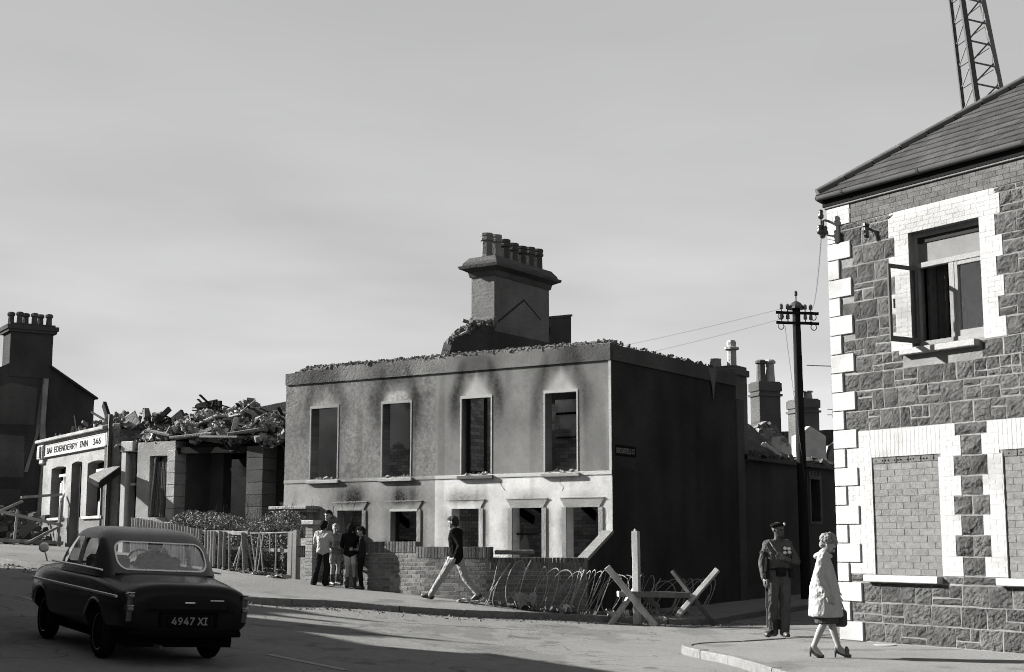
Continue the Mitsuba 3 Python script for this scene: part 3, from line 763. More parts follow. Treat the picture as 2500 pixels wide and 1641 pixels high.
def openings(k):
    up = [UPW[i] for i in ((0, 1) if k == 0 else (2, 3))]
    lo = [LOW[i] for i in ((0, 1, 2) if k == 0 else (3, 4))]
    return up, lo
for k, (H, a, b) in enumerate(((H1, 0.0, DV), (H2, DV, 9.15))):
    up, lo = openings(k)
    wall = sbox(a, -0.3, b, 5.31)
    for c, w in up:
        wall = wall.difference(sbox(c - w, 3.0, c + w, 4.705))
    for i, (c, w) in enumerate(lo):
        wall = wall.difference(sbox(c - w, 0.1 if (k == 0 and i == 0) else 0.85, c + w, 2.24))
    if k == 1:
        wall = wall.difference(sbox(8.14, 0.3, 9.0, 2.2))
    put('wall', HF.poly(wall, -0.3, 0), 'facade', 0.3, H, label='white and grey rendered front wall scorched above the windows' if k == 0 else 'mottled grey pebbledash front wall')
    put('parapet', HF.poly(Polygon([(a, 5.312), (b, 5.312), (b, 5.59 if k else 5.66), ((a + b) / 2, 5.67), (a, 5.665)]), -0.3, 0.035), 'parapet', 0.3, H)
    nr = np.random.RandomState(3 + k)
    n = 700
    S = nr.uniform(a + .05, b - .05 - (.45 if k else 0), n)
    hh = 5.66 + nr.uniform(-.02, .1, n) * (0.7 + .5 * np.sin(S * 2.3 + 1) ** 2)
    oo = nr.uniform(-.28, .03, n)
    hh = 5.675 + (.02 - oo) * .3 + nr.uniform(-.025, .02, n) * (0.6 + .6 * np.sin(S * 2.3 + 1) ** 2)
    e_ = .45 if k else 0
    wedge = HF.mesh(trimesh.Trimesh([(a, .03, 5.6), (b - e_, .03, 5.6), (b - e_, .03, 5.67), (a, .03, 5.67), (a, -.29, 5.6), (b - e_, -.29, 5.6), (b - e_, -.29, 5.77), (a, -.29, 5.77)], [[0, 1, 2], [0, 2, 3], [4, 6, 5], [4, 7, 6], [3, 2, 6], [3, 6, 7], [0, 3, 7], [0, 7, 4], [1, 5, 6], [1, 6, 2]], process=False))
    put_k = put('broken_top', cat(scatter([HF.at(s, z, o) for s, z, o in zip(S, hh, oo)], nr.uniform(.03, .11, n), 5 + k), wedge), 'brick', 0.22, H)
    stuff(put_k)
    for i, (c, w) in enumerate(up):
        wn = put('window', HF.poly(sbox(c - w - .02, 3.0, c + w + .02, 4.75).difference(sbox(c - w + .012, 2.99, c + w - .012, 4.69)), -.02, 0.014), 'paint', 0.55 if k == 0 else .42, H, label='empty burnt upstairs window opening with pale edge')
        put('sill', HF.box(c - w - .07, c + w + .07, 2.885, 2.965, -.28, .075, .008), 'plaster', 0.45 if i != 1 or k else .2, wn)
        m = 26
        stuff(put('rubble', scatter([HF.at(s, z, o) for s, z, o in zip(nr.uniform(c - w, c + w, m), nr.uniform(2.97, 3.02, m), nr.uniform(-.2, .03, m))], nr.uniform(.04, .12, m), 50 + i + 9 * k), 'plaster', .4, wn))
        if (k, i) == (0, 1):
            put('frame', HF.box(c + w - .12, c + w - .06, 3.0, 4.69, -.2, -.12), 'wood', .02, wn)
    for i, (c, w) in enumerate(lo):
        door = k == 0 and i == 0
        e = 0.1
        hood = Polygon([(c - w - .03, 2.235), (c + w + .03, 2.235), (c + w + .045, 2.28), (c + w + .125, 2.40), (c + w + .125, 2.425), (c - w - .125, 2.425), (c - w - .125, 2.40), (c - w - .045, 2.28)])
        jamb = unary_union([hood, sbox(c - w - .1, .5, c - w + .01, 2.236), sbox(c + w - .01, .5, c + w + .1, 2.236)])
        dn = put('door' if door else 'window', HF.poly(jamb, -.02, .022), 'facade' if (k == 1 or i == 2) else 'plaster', .36, H, label='empty doorway with flared grey surround' if door else 'empty burnt ground floor window with flared surround')
        put('hood_mould', HF.box(c - w - .14, c + w + .14, 2.425, 2.442, 0, .035), 'plaster', .4, dn)
        if not door:
            put('sill', HF.box(c - w - .06, c + w + .06, .78, .86, -.25, .06, .006), 'plaster', .4, dn)
    if k == 1:
        put('lintel', HF.box(5.46 - .4, 5.46 + .4, 2.2, 2.25, -.1, .03), 'paint', .6, H)
    put('string_course', HF.box(a + (0 if k == 0 else .001), b, 2.905, 2.985, -.01, .018, .004), 'paint' if k == 0 else 'facade', .66, H)
put('corner_strip', HF.box(-.004, .055, 2.99, 5.3, -.02, .02), 'paint', .6, H1)
# porch of the left house
PC = put('porch', cat(HF.box(7.98, 9.19, 2.27, 2.35, 0, .5, .012), HF.box(8.02, 9.15, 2.2, 2.27, 0, .42, .01)), 'plaster', .42, H2, label='pale flat porch hood over the front door')
for s in (8.2, 9.05):
    put('bracket', HF.poly(Polygon([(s - .05, 1.9), (s + .05, 1.9), (s + .05, 2.2), (s - .05, 2.2)]), 0, .2), 'plaster', .45, PC)
put('pilaster', HF.box(9.03, 9.16, .5, 1.9, 0, .06, .01), 'plaster', .42, H2)
# side wall and back walls
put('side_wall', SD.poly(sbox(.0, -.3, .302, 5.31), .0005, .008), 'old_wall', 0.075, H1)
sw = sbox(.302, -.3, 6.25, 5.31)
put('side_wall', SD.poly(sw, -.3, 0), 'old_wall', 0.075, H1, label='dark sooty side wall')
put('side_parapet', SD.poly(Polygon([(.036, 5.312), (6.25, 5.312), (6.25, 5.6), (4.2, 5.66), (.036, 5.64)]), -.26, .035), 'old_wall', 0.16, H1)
nr = np.random.RandomState(11)
S = nr.uniform(.1, 6.2, 300)
stuff(put('broken_top', scatter([SD.at(s, 5.64 - .05 * (s > 5) + z, o) for s, z, o in zip(S, nr.uniform(-.03, .07, 300), nr.uniform(-.24, .02, 300))], nr.uniform(.04, .12, 300), 19), 'brick', .16, H1))
put('runoff_stain', SD.poly(Polygon([(4.62, 5.63), (5.12, 5.62), (4.98, 5.2), (4.9, 4.85), (4.82, 5.2)]), .036, .04), 'old_wall', .26, H1)
BK = Frame(SD.at(6.25)[:2], HU, -HO)
bw = sbox(.3, -.2, 9.15, 5.5)
for s in (1.2, 3.4, 5.7, 7.9):
    bw = bw.difference(sbox(s - .35, 2.9, s + .35, 4.3))
bw = bw.difference(sbox(3.2, -1, 3.9, 2.0))
put('back_wall', BK.poly(bw.intersection(sbox(-1, -1, DV, 9)), -.3, 0), 'inside_brick', 0.1, H1)
put('back_wall', BK.poly(bw.intersection(sbox(DV, -1, 12, 9)), -.3, 0), 'inside_brick', 0.1, H2)
LW = Frame(HF.at(9.15)[:2], VU, -VO)
put('end_wall', LW.poly(Polygon([(.302, -.2), (5.95, -.2), (5.95, 5.2), (4, 5.9), (2, 5.95), (.302, 5.68)]), -.3, 0), 'old_wall', 0.06, H2)
# inner lath walls and charred debris seen through the openings
put('inner_wall', HF.box(.35, 2.55, .2, 4.75, -2.0, -1.88), 'inside_brick', .62, H1)
put('inner_wall', HF.box(4.8, 8.8, .2, 5.45, -2.3, -2.18), 'inside_brick', .62, H2)
put('ceiling_remnant', HF.box(4.75, 7.0, 5.08, 5.16, -2.17, -.31), 'wood', .05, H2)
put('ceiling_remnant', HF.box(.36, 2.2, 4.98, 5.06, -1.87, -.31), 'wood', .05, H1)
put('inner_lining', HF.box(8.81, 8.845, .3, 5.0, -2.17, -.32), 'plaster', .75, H2)
put('inner_lining', HF.box(4.42, 4.448, .3, 5.0, -5, -.32), 'inside_brick', .55, H1)
put('charred_bar', HF.box(.5, 2.5, 4.4, 4.45, -1.88, -1.84), 'wood', .02, H1)
put('charred_bar', HF.box(.5, 2.5, 3.86, 3.89, -1.88, -1.85), 'wood', .02, H1)
put('charred_frame', cat(HF.box(3.3, 3.36, 3.0, 4.69, -.22, -.16), HF.box(3.06, 3.85, 3.02, 3.07, -.22, -.16)), 'wood', .02, H1)
put('charred_frame', cat(HF.box(1.74, 1.79, .86, 2.2, -.22, -.16), HF.box(1.74, 2.48, 1.66, 1.7, -.22, -.16)), 'wood', .03, H1)
put('charred_frame', cat(HF.box(5.75, 5.8, .86, 2.2, -.22, -.16), HF.box(5.1, 5.8, 1.5, 1.55, -.22, -.16)), 'wood', .03, H2)
put('plaster_remnant', HF.poly(Polygon([(1.1, .3), (1.1, 1.3), (1.0, 1.9), (.78, 1.75), (.7, .9), (.66, .3)]), -1.2, -1.1), 'plaster', .22, H1)
put('chimney_breast', HF.box(2.56, 4.4, 2.6, 4.1, -2.6, -2.5), 'plaster', .4, H1)
nr = np.random.RandomState(5)
for H, a, b in ((H1, .4, 4.3), (H2, 4.9, 8.9)):
    put('charred_joist', cat([beam(HF.at(a + .5 * i, 2.72, -.3), HF.at(a + .5 * i + nr.uniform(-.2, .2), 2.7 - nr.uniform(0, 1.2), -nr.uniform(1.4, 3.0)), .07, .18) for i in range(7)]), 'wood', .02, H)
    n = 260
    stuff(put('debris', scatter([HF.at(s, .1 + z * z, -o) for s, z, o in zip(nr.uniform(a, b, n), nr.uniform(.2, .9, n), nr.uniform(.5, 5.5, n))], nr.uniform(.12, .5, n), 77), 'brick', .12, H))
# party wall with the chimney stack
PF = Frame(HF.at(DV)[:2], VU, VO)
pp = Polygon([(.31, -.2), (.31, 5.75), (.45, 6.08), (.6, 6.2), (.86, 6.36), (1.05, 6.42), (1.2, 6.58), (2.2, 6.7), (4.72, 7.2), (5.79, 7.4), (5.78, 5.6), (5.9, 5.5), (5.9, -.2)])
pp = pp.difference(Polygon([(4.63, 6.76), (4.72, 6.72), (4.77, 6.8), (4.75, 6.98), (4.68, 7.0)]))
put('party_wall', PF.poly(pp, -.12, .12), 'old_wall', .11, H1, label='sooty gable wall left standing between the two houses')
put('coping', cat([beam(PF.at(4.72, 7.22), PF.at(5.82, 7.42), .3, .06)]), 'brick', .12, H1)
nr = np.random.RandomState(8)
S = nr.uniform(.3, 2.15, 90)
stuff(put('broken_edge', scatter([PF.at(s, np.interp(s, [.31, .45, .86, 1.2, 2.2], [5.75, 6.08, 6.36, 6.58, 6.7]) + z, o) for s, z, o in zip(S, nr.uniform(-.12, .03, 90), nr.uniform(-.1, .13, 90))], nr.uniform(.06, .2, 90), 4, .8), 'brick', .16, H1))
put('lath', beam(PF.at(.72, 6.27, .14), PF.at(1.62, 6.66, .1), .035, .05), 'wood', .5, H1)
put('lath', beam(PF.at(.5, 6.2, .1), PF.at(.95, 6.36, .16), .03, .04), 'wood', .4, H1)
CH = put('chimney', PF.box(2.19, 4.7, 6.55, 7.96, -.57, .122, .01), 'old_wall', .26, H1, label='tall rendered chimney stack with seven clay pots')
put('base_course', PF.box(2.14, 2.2, 6.62, 6.9, -.6, .14, .02), 'brick', .2, CH)
stuff(put('loose_bricks', scatter([PF.at(s, z, o) for s, z, o in zip(nr.uniform(1.95, 2.25, 24), nr.uniform(6.62, 6.9, 24), nr.uniform(-.55, .15, 24))], nr.uniform(.1, .22, 24), 6, .8), 'brick', .26, CH))
def ring(s0, s1, o0, o1, z0, z1, e0, e1):
    v = []
    for z, e in ((z0, e0), (z1, e1)):
        v += [(s0 - e, o0 - e, z), (s1 + e, o0 - e, z), (s1 + e, o1 + e, z), (s0 - e, o1 + e, z)]
    return PF.mesh(trimesh.Trimesh(v, [[0, 2, 1], [0, 3, 2], [4, 5, 6], [4, 6, 7], [0, 1, 5], [0, 5, 4], [1, 2, 6], [1, 6, 5], [2, 3, 7], [2, 7, 6], [3, 0, 4], [3, 4, 7]], process=False))
q = (2.19, 4.7, -.57, .122)
put('cap', cat(ring(*q, 7.93, 8.06, .03, .06), ring(*q, 8.061, 8.13, .07, .2), ring(*q, 8.131, 8.2, .22, .24), ring(*q, 8.201, 8.29, .17, .15), ring(*q, 8.291, 8.42, .14, .04)), 'old_wall', .15, CH)
put('flashing', cat(beam(PF.at(2.2, 6.72, .126), PF.at(3.5, 7.5, .126), .012, .05), beam(PF.at(3.5, 7.5, .126), PF.at(4.28, 7.1, .126), .012, .035)), 'matte', .07, CH)
for i in range(7):
    s = 2.32 + i * .385
    tall = (0, .03, -.02, -.05, -.06, -.02, 0)[i]
    put('chimney_pot', lathe([(.17, 8.36), (.17, 8.44), (.145, 8.47), (.13, 8.82 + tall), (.165, 8.84 + tall), (.165, 8.9 + tall), (.145, 8.92 + tall), (.16, 8.96 + tall), (.16, 9.02 + tall), (.11, 9.03 + tall)], PF.at(s, 0, -.2), 8), 'plaster', (.26, .36, .12, .14, .1, .13, .12)[i], CH)
# street name plate
sg = thing('street_sign', 'dark street name plate BROOKFIELD ST on the shaded side wall', 'sign')
put('plate', SD.box(.13, 1.02, 3.31, 3.53, .008, .022, .004), 'matte', .02, sg)
put('letters', lettering('BROOKFIELD ST', SD, .15, 3.36, .022, .11, .8), 'paint', .3, sg, label='lettering BROOKFIELD ST')
put('wall_patch', SD.poly(Polygon([(.15, 3.1), (1.0, 3.02), (1.0, 3.28), (.13, 3.3)]), .001, .006), 'old_wall', .095, H1)
# graffiti-like scrawl and cracks in the white render
put('crack', HF.mesh(tube([(2.83, .002, 2.83), (2.78, .002, 2.75), (2.75, .002, 2.7), (2.66, .002, 2.6)], .006, 4)), 'matte', .1, H1)
put('crack', HF.mesh(tube([(1.25, .002, 2.83), (1.28, .002, 2.75), (1.18, .002, 2.66), (1.22, .002, 2.58)], .005, 4)), 'matte', .2, H1)

# ---------------------------------------------------------------- forecourt walls
BW = thing('boundary_wall', 'curved low brick boundary wall with soldier course coping, stepped down towards the corner', 'wall')
WL = smooth_line([(-3.62, 30.92), (-3.1, 30.6), (-2.71, 30.3), (-2.3, 30.02), (-1.68, 29.6), (-.62, 29.1), (.33, 28.87), (1.0, 28.83), (1.52, 28.84)], 8)
WP, WS = resample(WL, 0.05)
def wtop(x):
    return 1.515 if x < -2.02 else 1.41 if x < -.45 else 1.2
def wframe(s):
    i = min(max(int(round(s / (WS[1] - WS[0]))), 1), len(WP) - 2)
    t = WP[i + 1] - WP[i - 1]; t /= np.linalg.norm(t)
    p = np.array([np.interp(s, WS, WP[:, 0]), np.interp(s, WS, WP[:, 1])])
    return Frame(p, t, (t[1], -t[0]))
core, bricks = [], []
LEN = WS[-1]
for i in range(int(LEN / .11)):
    s = (i + .5) * LEN / int(LEN / .11); f = wframe(s); hw = LEN / int(LEN / .11) / 2 + .006
    core.append(f.box(-hw, hw, -.15, wtop(f.C[0]) - .1, -.21, -.007))
put('core', cat(core), 'plaster', .38, BW)
tops = {}
for r in range(0, 24):
    z0 = -0.15 + r * .083
    s = .0 if r % 2 else .117
    while s < LEN:
        f = wframe(s + .115)
        g = G(f.C[0], f.C[1])
        zt = wtop(f.C[0]) - .235
        if z0 + .083 > g - .02 and z0 < zt - .02:
            L = min(.232, LEN - s)
            if L > .06:
                put('brick', f.box(-.115 + .005, -.115 + L - .005, z0 + .005, min(z0 + .078, zt), -.2, rng.uniform(-.003, .003), .004), 'brick', .23 * rng.uniform(.72, 1.25), BW)
        s += .234
n = int(LEN / .078)
for i in range(n):
    f = wframe((i + .5) * LEN / n); zt = wtop(f.C[0]); jj_ = rng.uniform(-.004, .004)
    put('coping_brick', f.box(-.034, .034, zt - .23, zt + jj_, -.215, .008 + jj_, .006), 'brick', .19 * rng.uniform(.7, 1.25), BW)
# return wall running back to the house corner, with a sloping coping
rp = Polygon([(-1.03, -.2), (-.002, -.2), (-.002, 1.68), (-.12, 1.62), (-1.03, 1.14)])
put('return_wall', SD.poly(rp, -.2, 0), 'old_wall', .07, BW)
put('sloping_coping', SD.mesh(beam((-1.05, -.1, 1.17), (.0, -.1, 1.72), .26, .07, .01, up=(0, 1, 0), twist=math.pi / 2)), 'brick', .3, BW)
slab = solo('stone_slab', WORLD.rot(bx((-.4, -.18, -.04), (.4, .18, .05), .02), (.05, 29.25, 1.3), 0, .1, 0), 'stone', .26, 'grey broken slab lying on top of the low brick wall', 'slab')
used.add('x')
GP = thing('gate_pier', 'square brick gate pier with pale stone cap beside the gap in the wall', 'gate pier')
d = WP[0] - WP[3]; d /= np.linalg.norm(d)
GFm = Frame((-4.37, 31.43), (-.83485, .55048), (-.55048, -.83485))
put('core', GFm.box(.012, .2, 0, 1.9, -.4, -.012), 'plaster', .28, GP)
for r in range(17):
    z0 = .62 + r * .075
    if z0 > 1.86: break
    put('brick', GFm.box(0 + .003, .212, z0 + .004, z0 + .071, -.2, rng.uniform(-.002, .003), .004), 'brick', .36 * rng.uniform(.85, 1.15), GP)
    put('brick', GFm.box(0, .212, z0 + .004, z0 + .071, -.41, -.205, .004), 'brick', .3 * rng.uniform(.85, 1.15), GP)
put('cap', GFm.box(-.06, .3, 1.88, 1.98, -.47, .06, .015), 'plaster', .55, GP)
GW = thing('low_wall', 'short brick wall with a pierced panel between gate pier and fence post', 'wall')
put('base', GFm.box(.215, .55, .5, 1.17, -.25, -.02, .005), 'brick', .36, GW)
put('rail', GFm.box(.215, .55, 1.42, 1.58, -.25, -.02, .006), 'plaster', .44, GW)
for i in range(5):
    put('baluster', GFm.box(.24 + i * .065, .27 + i * .065, 1.17, 1.42, -.2, -.06, .003), 'plaster', .44, GW)
# timber fence
FR = Frame((-4.8, 31.72), (-.83485, .55048), (-.55048, -.83485))
def fz(s):
    q = FR.at(s); return G(q[0], q[1])
FN = thing('picket_fence', 'broken grey timber picket fence with leaning slats in front of the hedge', 'fence')
put('post', FR.box(-.06, .06, fz(0) - .1, 1.76, -.1, .02, .008), 'wood', .3, FN)
put('post', FR.box(.12, .25, fz(.2) - .1, 1.7, -.14, -.03, .006), 'wood', .36, FN)
put('rail', beam(FR.at(-.1, 1.72, -.05), FR.at(1.75, 1.7, -.05), .03, .03), 'wood', .4, FN)
put('rail', beam(FR.at(.2, 1.31, -.06), FR.at(4.2, 1.44, -.06), .05, .07), 'wood', .42, FN)
put('rail', beam(FR.at(1.45, 1.70, -.04), FR.at(5.2, 1.78, -.04), .05, .09), 'wood', .46, FN)
put('kickboard', beam(FR.at(0, .72, -.02), FR.at(2.6, .96, -.02), .03, .09), 'wood', .08, FN)
for s, w, lean, top, bot, t in ((.55, .035, .0, 1.7, .02, .4), (.74, .03, .02, 1.7, .5, .36), (.98, .035, .12, 1.7, .04, .42), (1.02, .03, -.16, 1.68, .02, .4), (1.12, .035, -.1, 1.72, .02, .42), (1.22, .03, .18, 1.66, .03, .36), (1.32, .03, .2, 1.5, .02, .4), (1.5, .17, .1, 1.72, .0, .36), (1.66, .05, -.16, 1.6, .02, .34), (1.74, .035, -.2, 1.4, .1, .44), (1.98, .06, .03, 1.7, .02, .38), (2.14, .1, .0, 1.74, .02, .36), (2.28, .12, .0, 1.76, .01, .4)):
    z0 = fz(s) + bot
    put('picket', beam(FR.at(s + lean * .5, top, .01), FR.at(s - lean * .5, z0, .01), .02, w, .003, up=tuple(FR.o)), 'wood', t, FN)
for i in range(30):
    s = 2.46 + i * .095
    if i == 4: continue
    put('picket', beam(FR.at(s + rng.uniform(-.012, .012), 1.75 + .012 * i + rng.uniform(-.015, .01), .01), FR.at(s, fz(s) + rng.uniform(.0, .05), .012), .02, .082, .003, up=tuple(FR.o)), 'wood', .46 * rng.uniform(.75, 1.15), FN)
# hedge behind the fence
def leafmass(pts, size, seed, n_per=1, flat=.5):
    r = np.random.RandomState(seed)
    P = np.asarray(pts)
    N = len(P)
    a = r.normal(size=(N, 3)); a /= np.linalg.norm(a, axis=1, keepdims=True)
    b = np.cross(a, r.normal(size=(N, 3))); b /= np.linalg.norm(b, axis=1, keepdims=True)
    s = r.uniform(.6, 1.3, (N, 1)) * size
    v = np.stack([P - a * s, P + b * s * flat, P + a * s, P - b * s * flat], 1).reshape(-1, 3)
    i = np.arange(N) * 4
    return trimesh.Trimesh(v, np.vstack([np.stack([i, i + 1, i + 2], 1), np.stack([i, i + 2, i + 3], 1)]), process=False)
hd = thing('hedge', 'dark overgrown hedge above the broken fence', 'hedge')
nr = np.random.RandomState(21)
N = 42000
S = nr.uniform(-1.0, 4.6, N)
top = 2.12 + .12 * np.sin(S * 2.1) + .3 * (meshkit.fbm(np.stack([S * 2.2, S * 0, S * 0], -1), 4, 2) - .4) - .22 * np.exp(-((S - 4.9) / .6) ** 2) - .5 * np.clip((.9 - S) / 1.1, 0, 1)
u = nr.uniform(0, 1, N) ** .7
O = -.25 - nr.uniform(0, 1.0, N)
zz = .6 + (top - .6) * u - .25 * np.abs((O + .75) / .6) ** 2 * (u > .6)
keep = meshkit.noise(np.stack([S * 4, O * 4, zz * 4], -1), 5) > .34
put('foliage', leafmass([FR.at(s, z, o) for s, z, o in zip(S[keep], zz[keep], O[keep])], .032, 3), 'leaf', .34, hd)
sp = []
for i in range(60):
    s = nr.uniform(-.9, 4.4); b_ = FR.at(s, 1.7, -nr.uniform(.3, 1.0)); e = b_ + np.array([nr.uniform(-.15, .15), nr.uniform(-.1, .1), nr.uniform(.35, .75)])
    sp.append(tube([b_, (b_ + e) / 2 + nr.uniform(-.03, .03, 3), e], .005, 4))
stuff(put('stems', cat(sp), 'wood', .06, hd))

# ---------------------------------------------------------------- the wrecked shop between house and inn
SH = thing('wrecked_shop', 'wrecked single storey shop front with gaping opening, heaped with rubble behind the hedge', 'shop')
mid = sbox(12.95, .6, 14.36, 4.1).difference(sbox(13.23, 2.13, 13.89, 3.73))
put('front_wall', HF.poly(mid, -.35, 0), 'plaster', .4, SH, label='grey rendered front wall with a tall window opening')
put('jamb_wall', HF.box(12.4, 12.94, .5, 3.85, -1.5, -1.2), 'plaster', .12, SH)
put('jamb_return', HF.box(12.88, 12.945, .5, 3.85, -1.2, -.36), 'plaster', .12, SH)
for i in range(9):
    z = 1.15 + i * .302
    put('pier_stone', HF.box(12.915, 13.2 + .02 * (i % 2), z + .006, z + .296, -.36, .03, .008), 'plaster', .42 * rng.uniform(.9, 1.1), SH)
for i in range(10):
    z = .85 + i * .302
    put('pier_stone', HF.box(9.87, 10.42, z + .004, z + .298, -.5, rng.uniform(-.004, .004), .006), 'plaster', .11 * rng.uniform(.8, 1.15), SH)
put('window_ledge', HF.box(13.15, 13.98, 2.0, 2.12, -.2, .08, .008), 'plaster', .34, SH)
put('apron', HF.box(13.2, 13.92, 1.2, 1.9, .001, .03, .006), 'plaster', .46, SH)
for i in range(9):
    s = 13.25 + i * .07
    put('torn_board', beam(HF.at(s + .02, 2.15, -.12 - .02 * (i % 2)), HF.at(13.25 + i * .055 + .06 * (i > 0), 3.7 - .02 * i, -.14), .012, .066, .002, up=tuple(HF.o)), 'wood', .3 * rng.uniform(.55, 1.2), SH)
put('board_edge', beam(HF.at(13.9, 2.15, -.06), HF.at(13.74, 3.7, -.06), .015, .03, .002, up=tuple(HF.o)), 'wood', .6, SH)
put('lintel', beam(HF.at(9.95, 3.78, -.2), HF.at(12.95, 3.84, -.2), .3, .16, .01), 'wood', .03, SH, label='charred timber lintel across the opening')
put('pier', HF.box(14.78, 14.96, .9, 3.86, -.3, .02, .008), 'paint', .62, SH, label='white painted pier beside the doorway')
put('pier_cap', HF.box(14.5, 14.98, 3.87, 4.15, -.35, .05, .02), 'plaster', .5, SH)
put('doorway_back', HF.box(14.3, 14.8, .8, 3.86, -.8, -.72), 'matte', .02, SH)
put('drain_pipe', tube([HF.at(14.58, .9, -.1), HF.at(14.58, 3.8, -.1)], .045, 8), 'iron', .06, SH)
put('pipe_bracket', HF.box(14.46, 14.64, 2.98, 3.04, -.16, -.03), 'paint', .5, SH)
up_ = [(15.1, 1.2), (15.66, 1.2), (15.66, 4.45), (15.45, 4.55), (15.3, 4.3), (15.12, 4.25), (15.06, 3.75), (15.1, 3.6)]
put('broken_pier', HF.poly(Polygon(up_), -.45, 0), 'brick', .26, SH)
put('side_screen', HF.box(9.17, 10.6, .3, 4.3, -1.0, -.85), 'old_wall', .07, SH)
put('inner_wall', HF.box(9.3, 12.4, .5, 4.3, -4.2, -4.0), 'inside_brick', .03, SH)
put('hanging_lath', beam(HF.at(11.05, 2.4, -.7), HF.at(10.92, 3.55, -.6), .03, .06), 'wood', .6, SH)
put('hanging_lath', beam(HF.at(10.98, 1.75, -.7), HF.at(10.93, 2.2, -.65), .03, .06), 'paint', .6, SH)
put('hanging_lath', beam(HF.at(10.75, 2.5, -.9), HF.at(10.72, 3.5, -.6), .02, .05), 'wood', .3, SH)
put('hanging_plaster', chunk((.5, .1, .35), 4).apply_translation(HF.at(11.35, 3.3, -.7)), 'plaster', .35, SH)
put('hanging_plaster', chunk((.2, .1, .25), 8).apply_translation(HF.at(10.55, 3.3, -.3)), 'plaster', .5, SH)
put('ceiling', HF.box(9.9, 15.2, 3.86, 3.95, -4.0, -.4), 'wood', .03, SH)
CN = thing('door_canopy', 'sagging lean-to canopy over a side doorway next to the inn', 'canopy')
cv = [HF.at(15.02, 3.78, -.1), HF.at(15.6, 3.55, .1), HF.at(16.1, 3.3, 1.0), HF.at(15.35, 3.42, 1.05)]
cc = np.array([[-11.19, 37.7, 3.23], [-10.64, 36.8, 3.07], [-10.36, 37.6, 3.48], [-10.87, 38.3, 3.5]])
m = trimesh.Trimesh(np.vstack([cc, cc - [0, 0, .09]]), [[0, 1, 2], [0, 2, 3], [4, 6, 5], [4, 7, 6], [0, 4, 5], [0, 5, 1], [1, 5, 6], [1, 6, 2], [2, 6, 7], [2, 7, 3], [3, 7, 4], [3, 4, 0]], process=False)
put('roof', m, 'slate', .26, CN)
put('fascia', cat(beam(cc[1] - [0, 0, .12], cc[2] - [0, 0, .12], .05, .16), beam(cc[0] - [0, 0, .1], cc[1] - [0, 0, .12], .05, .12)), 'wood', .04, CN)
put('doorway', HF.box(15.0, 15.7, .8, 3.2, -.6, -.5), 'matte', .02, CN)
put('post', HF.box(15.66, 15.75, 1.0, 3.3, -.1, .0), 'wood', .03, CN)

# rubble
RB = thing('rubble_heap', 'high heap of broken brick, plaster and slabs on top of the wrecked shop', 'rubble')
def mound(s0, s1, o0, o1, hf, n, seed, sz, tone, name='lumps', bricky=.4):
    r = np.random.RandomState(seed)
    S, O = r.uniform(s0, s1, n), r.uniform(o0, o1, n)
    Z = np.array([hf(s, o) for s, o in zip(S, O)]) + r.uniform(-.08, .1, n)
    big = r.rand(n)
    size = sz[0] + (sz[1] - sz[0]) * big ** 4
    return stuff(put(name, scatter([HF.at(s, z, o) for s, z, o in zip(S, Z, O)], size, seed + 1, bricky), 'plaster', tone, RB))
def hfun(s, o):
    front = np.interp(s, [9.3, 10, 11, 11.4, 12.4, 13.1, 14.0, 14.6, 15.6, 17], [3.95, 4.0, 4.05, 4.15, 4.2, 4.3, 4.1, 4.0, 4.3, 4.2])
    back = np.interp(s, [9.0, 10, 11.5, 12.3, 13.3, 13.8, 14.5, 15, 15.6, 16.5, 18], [4.5, 4.55, 4.9, 5.0, 5.2, 5.3, 5.25, 5.1, 4.7, 4.8, 4.6])
    t = np.clip(-o / 3.2, 0, 1)
    return front * (1 - t) + back * t + .12 * np.sin(s * 5 + o * 3)
gs, go = np.meshgrid(np.linspace(9.25, 15.5, 60), np.linspace(-5.5, -.02, 30), indexing='ij')
gz = np.array([hfun(s, o) for s, o in zip(gs.ravel(), go.ravel())]) + .3 * (meshkit.fbm(np.stack([gs.ravel() * 1.5, go.ravel() * 1.5, 0 * gs.ravel()], -1), 4) - .5) - .12
gz -= np.clip((-go.ravel() - 4), 0, 2) * .8
gv = np.array([HF.at(s, z, o) for s, z, o in zip(gs.ravel(), gz, go.ravel())])
a_ = np.arange(59 * 30).reshape(59, 30)[:, :-1].ravel()
put('spoil', (gv, np.vstack([np.stack([a_, a_ + 30, a_ + 31], 1), np.stack([a_, a_ + 31, a_ + 1], 1)])), 'stone', .2, RB)
mound(9.4, 14.2, -3.4, -.04, hfun, 2200, 1, (.07, .3), .36, bricky=.75)
mound(9.3, 15.5, -4, -.1, hfun, 1300, 5, (.07, .36), .2, bricky=.7)
mound(11.2, 14.4, -2.2, -.03, hfun, 520, 9, (.06, .3), .55, bricky=.8)
lp = np.random.RandomState(6)
lt_ = []
for i in range(110):
    s, o = lp.uniform(9.5, 15.3), lp.uniform(-3.2, -.1)
    p = HF.at(s, hfun(s, o) + lp.uniform(0, .16), o); q = lp.normal(size=3) * [1, 1, .38]; q /= np.linalg.norm(q)
    L = lp.uniform(.3, 1.3)
    lt_.append(beam(p - q * L * .5, p + q * L * .5, lp.uniform(.03, .09), lp.uniform(.02, .04), .0))
stuff(put('splinters', cat(lt_[:55]), 'wood', .42, RB))
stuff(put('splinters', cat(lt_[55:]), 'wood', .06, RB))
mound(14.4, 15.5, -2.4, -.1, hfun, 260, 15, (.07, .3), .26, bricky=.7)
